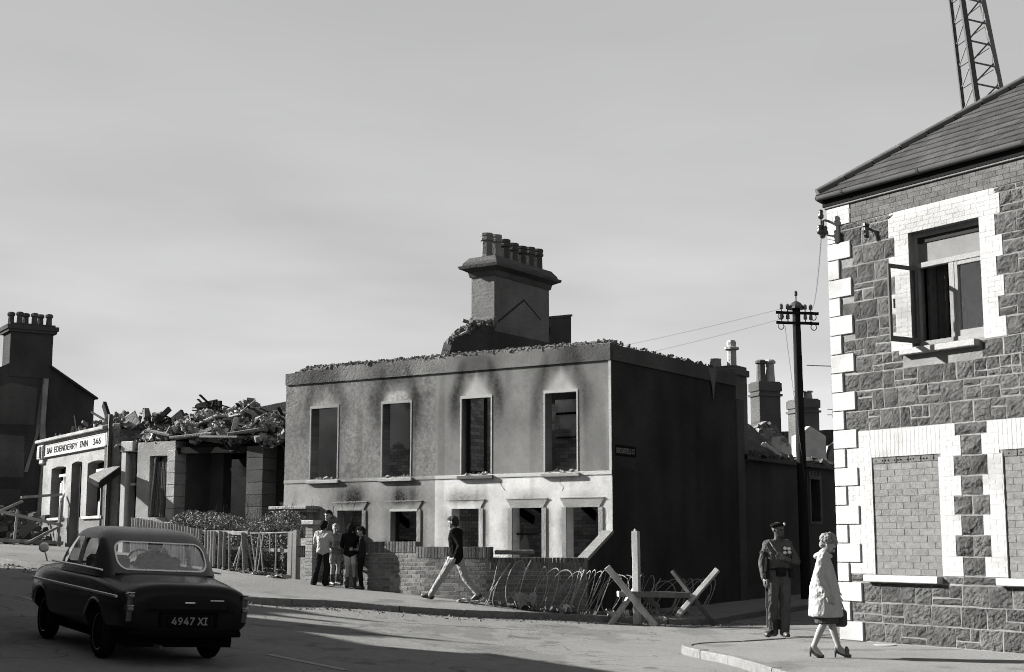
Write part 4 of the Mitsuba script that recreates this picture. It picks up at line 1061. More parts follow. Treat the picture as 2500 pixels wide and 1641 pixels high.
for i, (s, z, o, dx, dy, dz, ro, ya, t) in enumerate(((12.3, 4.2, -.02, 1.3, .35, .07, .06, .2, .34), (11.2, 4.12, .02, 1.5, .4, .06, -.05, -.1, .2), (10.5, 4.22, -.1, .9, .5, .08, .12, .3, .3), (13.6, 4.32, -.1, .8, .4, .07, -.2, .2, .4), (12.9, 4.62, -1, 1.2, .5, .06, .3, .1, .5), (11.6, 4.5, -1.2, 1.4, .4, .05, -.16, .2, .16), (12.0, 4.78, -2.4, 3.2, .12, .75, .12, .1, .1), (10.9, 4.55, -2.2, 1.6, .15, .7, -.1, -.1, .12), (15.75, 4.62, -.5, .9, .5, .12, .1, .3, .42), (15.35, 4.75, -.6, .5, .06, .42, .5, .2, .62), (14.75, 4.6, -1.6, 1.0, .1, .6, .55, .1, .08), (11.7, 4.15, -.3, 1.1, .3, .28, -.15, .1, .22), (14.9, 5.32, -3, .75, .08, .3, .13, .1, .05))):
    put('slab', HF.rot(bx((-dx / 2, -dy / 2, -dz / 2), (dx / 2, dy / 2, dz / 2), .015), (s, o, z), ro, ya), 'plaster', t, RB)
PBX = Frame((-10.84, 38.22), (-0.5358, 0.8443), (-0.8443, -0.5358))
tl = [('charred plank pointing steeply up beside the inn sign', (3.25, 4.85, -1.0), (4.04, 5.56, -1.0), .1, .2, .05), ('splintered dark timber sticking up right of the steep plank', (3.2, 4.9, -1.0), (2.75, 5.17, -1.0), .07, .1, .05),
      ('long thin dark pole lying between the far gable and the heap', (5.32, 5.42, -1.0), (3.9, 5.07, -1.0), .05, .06, .06), ('dark beam slanting up to the right on the rubble heap', (15.05, 4.75, -1.2), (14.6, 5.12, -1.3), .08, .14, .06),
      ('pale broken post standing on the charred lintel', (11.15, 3.95, -.15), (10.98, 4.62, -.2), .09, .12, .5), ('long charred beam lying across the rubble above the lintel', (12.6, 4.35, -.5), (9.9, 4.28, -.5), .1, .12, .03),
      ('pale lath lying across the heap behind the lintel', (12.2, 4.55, -1.2), (11.2, 4.35, -.7), .05, .07, .5), ('dark board lying flat on the heap crest', (15.3, 5.35, -3.0), (14.45, 5.22, -3), .2, .08, .04), ('short dark stump sticking up beside the flat board', (14.4, 5.2, -3), (14.42, 5.46, -3), .1, .1, .04),
      ('dark timber leaning behind the inn cornice', (6.6, 4.7, -1.0), (7.1, 5.45, -1.0), .08, .1, .05)]
for l, a, b, w, h, t in tl:
    solo('timber', beam((PBX if a[0] < 9 else HF).at(*a), (PBX if a[0] < 9 else HF).at(*b), w, h, .006), 'wood', t, l, 'timber', 'charred timbers on the rubble heap')
pl = solo('stone_post', cat(HF.box(12.2, 12.82, 1.2, 2.0, .3, .7, .02)), 'plaster', .3, 'grey square masonry block left of the hedge', 'block')
solo('stone_post', HF.box(11.7, 12.12, 1.2, 1.86, .4, .75, .02), 'plaster', .42, 'pale low masonry block next to the hedge end', 'block')

nr = np.random.RandomState(41)
stuff(put('lumps', scatter([PBX.at(s, 4.5 + z * np.interp(s, [.2, 2, 4, 6.5], [.55, .5, .35, .12]), o) for s, z, o in zip(nr.uniform(.1, 6.5, 700), nr.uniform(0, 1, 700), nr.uniform(-3, -.35, 700))], nr.uniform(.06, .34, 700), 44), 'plaster', .2, RB))
# ---------------------------------------------------------------- the inn
PUo = np.array([-0.8443, -0.5358]); PUu = np.array([-0.5358, 0.8443])
PB = Frame((-10.84, 38.22), PUu, PUo)
IN = thing('inn', 'pale single storey inn front with white lettered fascia and boarded windows', 'public house')
pw = sbox(0, .6, 6.75, 4.1)
WIN = [(4.18, 5.78), (0.28, 1.95)]
arch = lambda a, b, z0, z1: Polygon([(a, z0), (b, z0)] + [(b - (b - a) * t, z1 - .05 + .05 * math.sin(math.pi * t)) for t in np.linspace(0, 1, 9)])
for a, b in WIN:
    pw = pw.difference(arch(a, b, 2.2, 3.72))
pw = pw.difference(arch(2.5, 3.57, 1.2, 3.78))
put('wall', PB.poly(pw, -.35, 0), 'plaster', .36, IN, label='pale rendered front wall')
put('dado', PB.poly(sbox(0, .7, 6.75, 2.18).difference(sbox(2.5, .5, 3.57, 2.3)), .001, .025), 'plaster', .22, IN, label='darker rendered lower wall')
put('fascia', PB.box(.05, 6.4, 4.08, 4.44, -.3, .06, .006), 'paint', .6, IN, label='white fascia lettered BAR EDENDERRY INN 346')
put('fascia_bead', PB.box(.05, 6.45, 4.05, 4.085, 0, .09, .006), 'paint', .6, IN)
put('fascia_line', PB.box(.3, 6.35, 4.385, 4.395, .06, .066), 'matte', .15, IN)
put('cornice', cat(PB.box(0, 7.1, 4.445, 4.5, -.3, .1, .01), PB.box(0, 7.15, 4.5, 4.6, -.3, .2, .02)), 'plaster', .4, IN)
put('console', cat(PB.box(6.42, 7.1, 4.0, 4.44, -.3, .14, .03), PB.box(6.5, 6.95, 3.86, 4.0, -.2, .1, .03), PB.box(6.55, 6.75, 4.05, 4.4, .14, .2, .02)), 'plaster', .5, IN)
LT = lambda txt, s, w: put('letters', lettering(txt, PB, s, 4.15, .061, .17, w, .008, True, True), 'matte', .05, IN)
LT('BAR', 6.2, .62); LT('EDENDERRY', 5.38, 2.5); LT('INN', 2.62, .8); LT('346', 1.35, .75)
for k in [x for x in scene if x.startswith('inn__letters')]:
    pass
put('door', PB.box(2.5, 3.57, 1.1, 3.72, -.34, -.3), 'wood', .03, IN)
put('door_leaf', PB.box(2.55, 2.62, 1.2, 3.6, -.3, .02), 'wood', .05, IN)
for i, (a, b) in enumerate(WIN):
    w = put('window', PB.box(a, b, 2.15, 3.72, -.33, -.3), 'matte', .03, IN)
    put('boards', PB.box(a + .08, b - .55, 2.22, 3.3 if i == 0 else 2.6, -.2, -.17), 'wood', .4, w)
    for j in range(4 if i == 0 else 3):
        put('board', PB.box(a + .1 + .26 * j, a + .33 + .26 * j, 2.24, (3.28, 3.22, 3.3, 3.24)[j] if i == 0 else (3.3, 2.5, 3.2)[j], -.165, -.14, .005), 'wood', .5 * rng.uniform(.8, 1.15), w)
    put('frame', cat(PB.box(a + .1, b - .3, 3.42, 3.5, -.22, -.15), PB.box((a + b) / 2 - .1, (a + b) / 2 - .03, 3.3, 3.44, -.22, -.15)), 'paint', .6, w)
    put('sill', PB.box(a - .12, b + .12, 2.12, 2.2, -.2, .1, .01), 'plaster', .5, w)
put('end_wall', Frame(PB.at(6.75)[:2], -PUo, PUu).box(0, 7, .3, 4.3, -.3, 0), 'plaster', .3, IN)
put('drain_pipe', tube([PB.at(-.1, 1.0, .02), PB.at(-.1, 4.9, .02)], .06, 8), 'iron', .03, IN)
nr = np.random.RandomState(31)
stuff(put('rubble_crest', scatter([PB.at(s, 4.6 + z, o) for s, z, o in zip(nr.uniform(-.2, 6.5, 260), nr.uniform(0, 1, 260) ** 3 * .35, nr.uniform(-1.6, -.1, 260))], nr.uniform(.05, .2, 260), 9), 'plaster', .22, IN))
put('back_slab', PB.box(0, 6.6, 4.3, 4.5, -4, -.3), 'plaster', .15, IN)

# ---------------------------------------------------------------- far left: gable with plaster of vanished rooms, barricade
GW_ = Frame((-16.5, 50.0), (.844, .536), (.536, -.844))
GH = thing('gable_house', 'tall dark gable wall with plaster patches of vanished rooms and a six pot chimney', 'house')
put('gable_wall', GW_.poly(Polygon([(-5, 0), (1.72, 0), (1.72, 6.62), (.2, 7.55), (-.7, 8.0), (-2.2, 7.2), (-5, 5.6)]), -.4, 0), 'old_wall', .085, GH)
put('verge', cat(beam(GW_.at(1.82, 6.58, .04), GW_.at(.1, 7.66, .04), .2, .07), beam(GW_.at(1.82, 6.58, -.3), GW_.at(.1, 7.66, -.3), .2, .07)), 'slate', .06, GH)
for q, t in (([(-5, 5.5), (-.35, 5.55), (-.28, 6.85), (-1.2, 7.0), (-1.7, 6.8), (-5, 5.4)], .13), ([(-5, 3.7), (-.62, 3.7), (-.66, 5.15), (-5, 5.3)], .15), ([(-5, 1.2), (-.75, 1.2), (-.7, 3.3), (-5, 3.3)], .13), ([(-.3, 5.3), (-.02, 5.3), (.02, 7.2), (-.12, 7.25), (-.2, 6.4)], .22)):
    put('plaster_patch', GW_.poly(Polygon(q).buffer(0), .001, .02), 'old_wall', t, GH)
put('broken_edge', cat(GW_.poly(Polygon([(-.14, 2.2), (.02, 2.2), (.08, 4.6), (0, 5.6), (.05, 7.2), (-.1, 7.2), (-.16, 5.2), (-.05, 4.4)]), .02, .14), tube([GW_.at(-.12, 5.2, .1), GW_.at(-.1, 7.0, .1)], .04, 6)), 'plaster', .34, GH)
put('flue_scar', GW_.poly(Polygon([(-.62, 3.9), (-.5, 3.9), (-.12, 5.5), (-.2, 5.6)]), .021, .04), 'plaster', .3, GH)
GC = put('chimney', GW_.box(-1.3, .17, 7.2, 8.98, -1.1, .03, .02), 'old_wall', .09, GH)
put('cap', cat(GW_.box(-1.4, .27, 8.8, 8.9, -1.2, .12), GW_.box(-1.45, .32, 8.9, 9.05, -1.25, .17), GW_.box(-1.35, .22, 9.05, 9.12, -1.15, .07)), 'old_wall', .1, GC)
for i in range(6):
    put('chimney_pot', lathe([(.13, 9.1), (.11, 9.15), (.1, 9.42), (.14, 9.44), (.14, 9.52), (.1, 9.56)], GW_.at(-1.2 + i * .255, 0, -.5 + .2 * (i % 2)), 8), 'plaster', .14, GC)
GH2 = thing('far_chimney', 'narrow chimney stack with small pots at the left edge of the picture', 'chimney')
put('stack', GW_.box(-3.1, -1.7, 6, 8.55, -4.2, -3.2, .02), 'old_wall', .1, GH2)
for i in range(4):
    put('chimney_pot', lathe([(.12, 8.5), (.1, 8.85), (.13, 8.9), (.1, 8.95)], GW_.at(-2.9 + i * .32, 0, -3.6), 8), 'plaster', .15, GH2)
put('roof', GW_.poly(Polygon([(-6, 0), (-1.4, 0), (-1.4, 7.2), (-2.2, 7.3), (-6, 5.6)]), -5, -.6), 'slate', .07, GH2)
# barricade of poles in front of the cleared site
BR = thing('pole_barricade', 'rough barricade of pale timber poles closing the cleared site beside the inn', 'barricade')
def at_(x, y, dz=0): return np.array([x, y, G(x, y) + dz])
bq = [((-14.7, 40.6, .95), (-13.0, 41.2, .62), .06), ((-15.3, 40.6, .55), (-14.0, 40.9, 1.25), .05), ((-13.9, 40.9, .02), (-13.0, 41.4, .62), .05), ((-15.4, 40.5, .12), (-12.95, 41.4, .1), .07), ((-14.2, 40.9, .0), (-14.15, 40.9, 1.0), .04), ((-13.1, 41.3, .05), (-13.05, 41.4, 1.3), .05), ((-14.1, 41.0, 1.35), (-13.1, 41.6, 1.5), .05)]
bq = bq[:2] + bq[2:]
for a, b, r in bq:
    put('pole', beam(at_(*a), at_(*b), r * 1.7, r * 1.5, .01), 'wood', .5 * rng.uniform(.7, 1.1), BR)
nr = np.random.RandomState(4)
solo_k = thing('site_rubble', 'low bank of rubble and earth on the cleared site left of the inn', 'rubble')
stuff(put('lumps', scatter([at_(x, y, z) for x, y, z in zip(nr.uniform(-18.5, -13.6, 420), nr.uniform(42, 47.5, 420), nr.uniform(0, 1, 420) ** 2 * .9)], nr.uniform(.1, .55, 420), 14), 'plaster', .16, solo_k))
wire_pts = []
put('bent_rail', tube([at_(-13.3, 42.2, 0), at_(-13.3, 42.2, 1.4), at_(-13.15, 42.3, 1.75), at_(-12.9, 42.3, 1.7)], .05, 6), 'iron', .2, solo_k)

# ---------------------------------------------------------------- behind the house, along the side street
BKH = thing('rear_building', 'dark low rear building running along the side street behind the burnt house', 'building')
rw = sbox(6.6, -.3, 13.5, 3.68).difference(sbox(11.02, 2.04, 11.72, 3.2))
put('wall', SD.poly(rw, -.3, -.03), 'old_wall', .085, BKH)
wf = put('window', SD.poly(sbox(10.93, 1.98, 11.82, 3.3).difference(sbox(11.02, 2.05, 11.72, 3.2)), -.04, .0), 'plaster', .14, BKH)
put('head', cat(*[SD.box(10.9 + .24 * i, 11.06 + .24 * i, 3.3, 3.42, -.03, .0) for i in range(4)]), 'plaster', .13, wf)
put('pane_edge', SD.poly(Polygon([(11.02, 2.05), (11.25, 2.05), (11.22, 2.4), (11.28, 2.5), (11.24, 3.2), (11.02, 3.2)]), -.16, -.12), 'paint', 1.0, wf)
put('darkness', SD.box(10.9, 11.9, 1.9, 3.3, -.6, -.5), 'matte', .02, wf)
put('plinth', SD.box(6.6, 13.4, -.3, .45, -.03, .03), 'old_wall', .1, BKH)
put('pilaster', SD.box(6.22, 6.62, -.3, 5.0, -.3, .045, .01), 'old_wall', .12, BKH)
rr = np.random.RandomState(3)
rp_ = [SD.at(6.6, 3.62, .12), SD.at(13.5, 3.6, .12), SD.at(13.5, 4.0, -1.6), SD.at(6.6, 4.95, -2.0)]
put('roof', trimesh.Trimesh(rp_ + [q - np.array([0, 0, .1]) for q in rp_], [[0, 1, 2], [0, 2, 3], [4, 6, 5], [4, 7, 6], [0, 4, 5], [0, 5, 1]], process=False), 'slate', .11, BKH)
stuff(put('broken_slates', scatter([SD.at(s, 3.64 + z, o) for s, z, o in zip(rr.uniform(6.7, 13.4, 110), rr.uniform(0, .06, 110), rr.uniform(-.7, .15, 110))], rr.uniform(.08, .3, 110), 5, 1.0), 'slate', .16, BKH))
RCH = put('chimney', SD.box(6.27, 6.95, 3.5, 5.85, -.75, .0, .01), 'old_wall', .2, BKH)
put('chimney_cap', SD.box(6.22, 7.0, 5.6, 5.76, -.8, .05, .01), 'old_wall', .2, RCH)
put('chimney_pot', lathe([(.14, 5.8), (.12, 5.9), (.115, 6.25), (.19, 6.27), (.19, 6.32), (.11, 6.34), (.12, 6.45), (.09, 6.5)], SD.at(6.5, 0, -.2), 10), 'plaster', .5, RCH)
put('chimney_pot', lathe([(.15, 5.8), (.14, 6.0), (.15, 6.05)], SD.at(6.4, 0, -.6), 10), 'plaster', .3, RCH)
def stack(name, label, s_face, x, y, w, d, z0, z1, pots, tone=.15):
    F = Frame((x, y), (.93, .36), (.36, -.93))
    k = thing(name, label, 'chimney')
    st = put('stack', F.box(0, w, z0, z1, -d, 0, .01), 'old_wall', tone, k)
    put('band', cat(F.box(-.05, w + .05, z1 - .45, z1 - .38, -d - .05, .05), F.box(-.04, w + .04, z1 - .3, z1 - .04, -d - .04, .04, .01)), 'old_wall', tone, k)
    for s, h, t in pots:
        put('chimney_pot', lathe([(.16, z1 - .02), (.15, z1 + .08), (.125, z1 + h * .8), (.18, z1 + h * .85), (.18, z1 + h * .93), (.13, z1 + h)], F.at(s, 0, -d / 2), 10), 'plaster', t, k)
    return k, F
k1, F1 = stack('rear_chimney', 'grey chimney stack with one dark and one pale pot, left of the telegraph pole', 0, 7.53, 43, .74, .55, 3.2, 6.35, ((.24, .68, .14), (.56, .7, .5)))
k2, F2 = stack('rear_chimney_001', 'grey chimney stack with two short pots, right of the telegraph pole', 0, 9.45, 46, .62, .9, 3.2, 6.12, ((.16, .3, .26), (.5, .3, .36)))
used.add('rear_chimney_001')
gb = thing('gable_stub', 'ragged broken brick gable under the chimney left of the pole', 'wall')
F3 = Frame((7.4, 42.6), (.93, .36), (.36, -.93))
put('masonry', F3.poly(Polygon([(-.9, 3.2), (1.5, 3.2), (1.3, 3.9), (1.14, 4.0), (1.12, 4.4), (.9, 4.62), (.62, 4.8), (.3, 5.1), (.12, 5.0), (0, 4.75), (-.2, 4.6)]), -.3, 0), 'inside_brick', .3, gb)
rs_ = np.random.RandomState(9)
stuff(put('broken_edge', scatter([F3.at(s, np.interp(s, [-.2, .3, .62, 1.12, 1.5], [4.6, 5.1, 4.8, 4.4, 3.4]) + z, o) for s, z, o in zip(rs_.uniform(-.2, 1.5, 60), rs_.uniform(-.1, .05, 60), rs_.uniform(-.3, .05, 60))], rs_.uniform(.08, .22, 60), 9, .8), 'brick', .26, gb))
wg = thing('rendered_gable', 'pale rendered gable end below the chimney right of the pole', 'wall')
F4 = Frame((9.25, 44.9), (.97, .24), (.24, -.97))
put('wall', F4.poly(Polygon([(-.3, 3.0), (1.0, 3.0), (1.0, 3.95), (.74, 4.1), (.74, 4.82), (.2, 5.13), (-.05, 4.92), (-.3, 4.8)]), -.3, 0), 'plaster', .6, wg)
put('wall_stub', F4.poly(Polygon([(.74, 3.0), (1.6, 3.0), (1.5, 4.4), (1.2, 4.75), (.9, 4.5), (.76, 4.0)]), -.2, .02), 'stone', .22, wg)
ro_ = thing('slate_roof', 'dark sloping roof behind the burnt house side wall', 'roof')
put('slope', trimesh.Trimesh(np.array([[6.3, 41.2, 5.1], [6.9, 41.0, 4.85], [7.85, 40.6, 3.8], [6.35, 40.8, 3.95], [6.3, 43, 5.1], [6.9, 43, 4.85], [7.85, 43, 3.8], [6.35, 43, 3.8]]), [[0, 3, 1], [1, 3, 2], [0, 1, 4], [1, 5, 4], [1, 2, 5], [2, 6, 5]], process=False), 'slate', .16, ro_)
put('barge_board', cat(beam((6.8, 39.9, 3.95), (7.1, 39.9, 4.24), .05, .1), beam((7.1, 39.9, 4.24), (7.62, 39.9, 3.84), .05, .1)), 'paint', .8, ro_)
put('dormer_face', trimesh.Trimesh(np.array([[6.85, 39.95, 3.86], [7.6, 39.95, 3.78], [7.1, 39.95, 4.2], [6.85, 41, 3.86], [7.6, 41, 3.78], [7.1, 41, 4.2]]), [[0, 1, 2], [1, 4, 2], [4, 5, 2], [0, 2, 3], [2, 5, 3]], process=False), 'plaster', .62, ro_)
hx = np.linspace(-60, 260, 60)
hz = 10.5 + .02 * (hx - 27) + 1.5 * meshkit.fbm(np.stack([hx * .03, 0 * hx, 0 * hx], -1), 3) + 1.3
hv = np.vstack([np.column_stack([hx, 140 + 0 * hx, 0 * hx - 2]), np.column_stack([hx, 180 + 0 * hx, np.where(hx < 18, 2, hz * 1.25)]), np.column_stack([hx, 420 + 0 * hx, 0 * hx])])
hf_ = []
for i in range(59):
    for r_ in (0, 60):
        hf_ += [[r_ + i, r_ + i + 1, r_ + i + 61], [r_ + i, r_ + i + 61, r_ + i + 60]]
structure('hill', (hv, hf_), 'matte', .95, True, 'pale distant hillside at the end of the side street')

# telegraph pole
TPX, TPY = 7.3, 36.0
tp = thing('telegraph_pole', 'dark wooden telegraph pole with two crossarms in the side street', 'telegraph pole')
put('shaft', tube([(TPX + .05, TPY, -.2), (TPX + .02, TPY, 4), (TPX, TPY, 7.58)], [.135, .12, .1], 12), 'wood', .035, tp, True)
put('cap', lathe([(.23, 7.42), (.21, 7.48), (.12, 7.58), (.02, 7.64)], (TPX, TPY, 0), 10), 'iron', .03, tp)
put('finial', lathe([(.02, 7.6), (.02, 7.76), (.045, 7.78), (.045, 7.87), (.02, 7.9)], (TPX, TPY, 0), 8), 'iron', .03, tp)
dA = np.array([.98, -.18, -.06])
for z in (7.3, 7.04):
    c_ = np.array([TPX - .02, TPY - .13, z])
    ar = put('crossarm', beam(c_ - dA * .52, c_ + dA * .56, .055, .07), 'wood', .03, tp)
    for t in (-.38, -.22, .22, .36):
        put('insulator', lathe([(.015, .03), (.015, .09), (.05, .1), (.045, .2), (.02, .23)], c_ + dA * t, 8), 'enamel', .04, ar)
    for t in (-.4, .42):
        put('loop', tube([c_ + dA * (t + .07 * math.cos(a)) + [0, -.02, -.1 + .08 * math.sin(a)] for a in np.linspace(0, 2 * math.pi, 13)], .012, 4), 'iron', .06, ar)
def sag(a, b, r, drop, name, label, tone=.12):
    a, b = np.array(a), np.array(b)
    p = [a + (b - a) * t - np.array([0, 0, drop * 4 * t * (1 - t)]) for t in np.linspace(0, 1, 24)]
    return solo(name, tube(p, r, 4), 'iron', tone, label, 'wire')
sag((7.68, 35.82, 7.42), (5.03, 22.6, 6.46), .006, .25, 'telephone_wire', 'thin wire from the telegraph pole up to the insulators on the stone building')
sag((6.93, 35.9, 7.42), (-8, 66, 9.0), .006, .5, 'telephone_wire', 'thin upper wire running left from the telegraph pole behind the house')
sag((6.93, 35.9, 7.16), (-7, 66, 8.4), .006, .5, 'telephone_wire', 'thin lower wire running left from the telegraph pole behind the house')
sag((6.98, 35.9, 6.98), (7.38, 35.88, 3.0), .006, .0, 'telephone_wire', 'thin cable hanging straight down beside the telegraph pole')
ta = thing('tv_aerial', 'thin rooftop aerial beside the white quoins', 'aerial')
put('mast', tube([(9.97, 44, 5.3), (9.98, 44, 6.93)], .018, 5), 'iron', .06, ta)
put('boom', tube([(9.2, 44, 6.95), (9.98, 44, 6.92)], .015, 5), 'iron', .06, ta)
put('stay', cat(tube([(9.8, 44, 5.57), (9.98, 44, 5.57)], .012, 4), tube([(9.8, 44, 5.4), (9.98, 44, 5.4)], .012, 4)), 'iron', .06, ta)

# crane mast far behind the stone building
cr = thing('crane_mast', 'steel lattice crane mast rising behind the slate roof', 'crane')
top = [np.array(q, float) for q in ((22.35, 70, 31), (22.75, 68.9, 31), (24.0, 68.9, 31), (24.35, 70, 31))]
bot = [np.array(q, float) for q in ((23.5, 70, 13), (24.05, 68.9, 13), (25.85, 68.9, 13), (26.6, 70, 13))]
top = [np.array([22.55, 70, 30]), np.array([22.78, 69, 30]), np.array([23.75, 69, 30]), np.array([24.0, 70, 30])]
bot = [np.array([23.75, 70, 13]), np.array([24.4, 69, 13]), np.array([26.25, 69, 13]), np.array([26.95, 70, 13])]
L_ = lambda i, t: bot[i] + (top[i] - bot[i]) * t
for i in range(4):
    put('chord', beam(L_(i, 0), L_(i, 1.1), (.17, .24, .22, .17)[i]), 'iron', (.05, .03, .12, .07)[i], cr)
N_ = 15
for j in range(N_):
    t0, t1 = j / N_, (j + 1) / N_
    put('brace', beam(L_(1, t0), L_(2, t1), .08), 'iron', .07, cr)
    put('brace', beam(L_(1, t0), L_(2, t0 - .25 / N_), .075), 'iron', .09, cr)
    put('brace', beam(L_(0, t0), L_(1, t1), .045), 'iron', .06, cr)
    put('brace', beam(L_(2, t1), L_(3, t0), .045), 'iron', .06, cr)
    put('brace', beam(L_(0, t0), L_(3, t1), .04), 'iron', .16, cr)

# ---------------------------------------------------------------- the terrace across the road, outside the picture, whose shade lies on the road
def terrace(label, ridge_a, ridge_b, z_ridge, half, z_eave, chim, hip=-.2):
    a, b = np.array(ridge_a), np.array(ridge_b)
    u = (b - a) / np.linalg.norm(b - a); o = np.array([-u[1], u[0]])
    if o @ (np.array([0, 25]) - a) < 0: o = -o
    F = Frame(a, u, o); L = np.linalg.norm(b - a)
    k = thing('terrace_house', label, 'house')
    put('wall', F.mesh(cat([bx((0, -half, -1), (L, half, z_eave))])), 'inside_brick', .14, k)
    gz_ = z_eave + .02
    pr = np.array([[-.2, -half - .3, gz_ - .1], [-.2, half + .3, gz_ - .1], [hip, 0, z_ridge], [L + .2, -half - .3, gz_ - .1], [L + .2, half + .3, gz_ - .1], [L + .2, 0, z_ridge]])
    put('roof', F.mesh(trimesh.Trimesh(pr, [[0, 1, 2], [3, 5, 4], [0, 3, 4], [0, 4, 1], [1, 4, 5], [1, 5, 2], [0, 2, 5], [0, 5, 3]], process=False)), 'slate', .09, k)
    n = int(L / 2.4)
    for i in range(n):
        for z in (1.6, 4.4):
            put('window', F.box(1 + i * 2.4, 2 + i * 2.4, z, z + 1.5, half, half + .04), 'paint', .3, k)
    for s, w, z in chim:
        c = put('chimney', F.box(s, s + w, z_eave, z - .6, -.4, .4), 'inside_brick', .12, k)
        put('chimney_pot', lathe([(.17, z - .62), (.13, z - .5), (.12, z)], F.at(s + w / 2, 0, 0), 8), 'plaster', .3, c)
    return F

terrace('row of brick houses across the road beyond the left edge of the picture', (-22.7, 31.0), (-18.85, 25.45), 8.3, 3.3, 5.7, ((.1, .5, 10.0), (1.5, .5, 9.4), (3.4, 1.2, 9.5)))
terrace('taller hipped brick building across the road beyond the left edge of the picture', (-16.16, 21.6), (-9.6, 12.2), 8.9, 3.6, 6.3, ((6.0, .9, 10.5),), 2.2)

# ---------------------------------------------------------------- the car
CAR_X, CAR_Y, CTH = -4.13, 16.8, math.radians(33.5)
cfw, crt = np.array([-math.sin(CTH), math.cos(CTH)]), np.array([math.cos(CTH), math.sin(CTH)])
cg = lambda u, v: G(*(np.array([CAR_X, CAR_Y]) + cfw * u + crt * v)) + ROAD
_z = {(u, v): cg(u, v) for u in (0, 2.21) for v in (-.6, .6)}
zc = np.mean(list(_z.values()))
tu = ((_z[2.21, -.6] + _z[2.21, .6]) - (_z[0, -.6] + _z[0, .6])) / 2 / 2.21
tv = ((_z[0, .6] + _z[2.21, .6]) - (_z[0, -.6] + _z[2.21, -.6])) / 2 / 1.2
def carm(m):
    """Car axes (v right, u forward, z up) to the world, standing on the sloping road."""
    m = tm(m)
    p = np.asarray(m.vertices)
    v, u, z = p[:, 0], p[:, 1], p[:, 2]
    w = np.array([CAR_X, CAR_Y]) + u[:, None] * cfw + v[:, None] * crt
    w = w - z[:, None] * (tu * cfw + tv * crt) * .9
    return trimesh.Trimesh(np.column_stack([w, zc + tu * (u - 1.105) + tv * v + z]), m.faces, process=False)

def loft(sections):
    n = len(sections[0]); V = np.vstack(sections); f = []
    for i in range(len(sections) - 1):
        for j in range(n):
            a, b = i * n + j, i * n + (j + 1) % n
            f += [[a, b, b + n], [a, b + n, a + n]]
    V = np.vstack([V, sections[0].mean(0), sections[-1].mean(0)])
    for j in range(n):
        f += [[len(V) - 2, (j + 1) % n, j], [len(V) - 1, (len(sections) - 1) * n + j, (len(sections) - 1) * n + (j + 1) % n]]
    m = trimesh.Trimesh(V, f, process=False)
    if m.volume < 0:
        m.invert()
    return m

def man(m):
    m = tm(m)
    return m3.Manifold(m3.Mesh(np.asarray(m.vertices, np.float32), np.asarray(m.faces, np.uint32)))
ang = np.linspace(0, 2 * np.pi, 40, endpoint=False)
sgn = lambda x, e: np.sign(x) * np.abs(x) ** e
def bsec(u, hw, zb, zt, ex=.4, ez=.38):
    c, s = np.cos(ang), np.sin(ang)
    z = (zb + zt) / 2 + (zt - zb) / 2 * sgn(s, ez)
    x = hw * sgn(c, ex) * (1 - .07 * np.clip((z - .62) / .4, 0, 1) - .05 * np.clip((.45 - z) / .2, 0, 1))
    return np.column_stack([x, np.full_like(x, u), z])
prof = [(-.93, .50, .46, .78), (-.925, .62, .40, .84), (-.90, .70, .35, .875), (-.84, .735, .32, .9), (-.7, .75, .31, .915), (-.4, .765, .3, .945), (-.1, .77, .29, .97), (.4, .77, .27, .985), (1.2, .77, .26, .99), (1.8, .77, .27, .985), (2.2, .765, .28, .97), (2.5, .755, .3, .95), (2.75, .73, .33, .92), (2.86, .69, .37, .88), (2.92, .58, .45, .8)]
body = man(loft([bsec(*p, ex=.4 + .16 * float(np.clip(.3 - p[0], 0, 1)), ez=.38 + .17 * float(np.clip(.3 - p[0], 0, 1))) for p in prof]))
for u in (0, 2.21):
    for s in (-1, 1):
        wc = trimesh.creation.cylinder(.345, .3, sections=28, transform=trimesh.transformations.rotation_matrix(math.pi / 2, (0, 1, 0)))
        wc.apply_translation((s * .7, u, .30))
        body = body - man(wc)
CARK = thing('car', 'black two door saloon car driving away with number plate 4947 XI', 'car')
put('body', carm(body), 'carpaint', .016, CARK, 42, label='black lower body with rounded boot')
def gsec(z, u0, u1, hw, e=.34):
    c, s = np.cos(ang), np.sin(ang)
    return np.column_stack([hw * sgn(c, e), (u0 + u1) / 2 + (u1 - u0) / 2 * sgn(s, e), np.full_like(c, z)])
gprof = [(.9, -.14, 2.06, .715), (.97, -.1, 1.99, .71), (1.1, .02, 1.86, .69), (1.22, .13, 1.72, .665), (1.32, .24, 1.58, .635), (1.385, .34, 1.47, .60), (1.425, .46, 1.36, .55), (1.455, .62, 1.22, .46), (1.468, .8, 1.05, .3)]
go_ = man(loft([gsec(*p) for p in gprof]))
gi_ = man(loft([gsec(z - (.0 if z < 1 else .028), u0 + .035, u1 - .035, hw - .035) for z, u0, u1, hw in gprof]))
def rbox(lo, hi, r, ax):
    """A rounded-corner prism along axis ax."""
    o = [k for k in range(3) if k != ax]
    p = sbox(lo[o[0]] + r, lo[o[1]] + r, hi[o[0]] - r, hi[o[1]] - r).buffer(r, 6)
    e = trimesh.creation.extrude_polygon(p, hi[ax] - lo[ax], engine='earcut')
    v = np.zeros((len(e.vertices), 3)); v[:, o[0]] = e.vertices[:, 0]; v[:, o[1]] = e.vertices[:, 1]; v[:, ax] = lo[ax] + e.vertices[:, 2]
    m = trimesh.Trimesh(v, e.faces, process=False)
    if m.volume < 0: m.invert()
    return man(m)
cut_r = rbox((-.53, -1, 1.01), (.53, .6, 1.305), .11, 1)
cut_f = rbox((-.58, 1.3, 1.0), (.58, 3, 1.33), .08, 1)
cut_s1 = rbox((-1, 1.0, 1.0), (1, 1.66, 1.33), .05, 0)
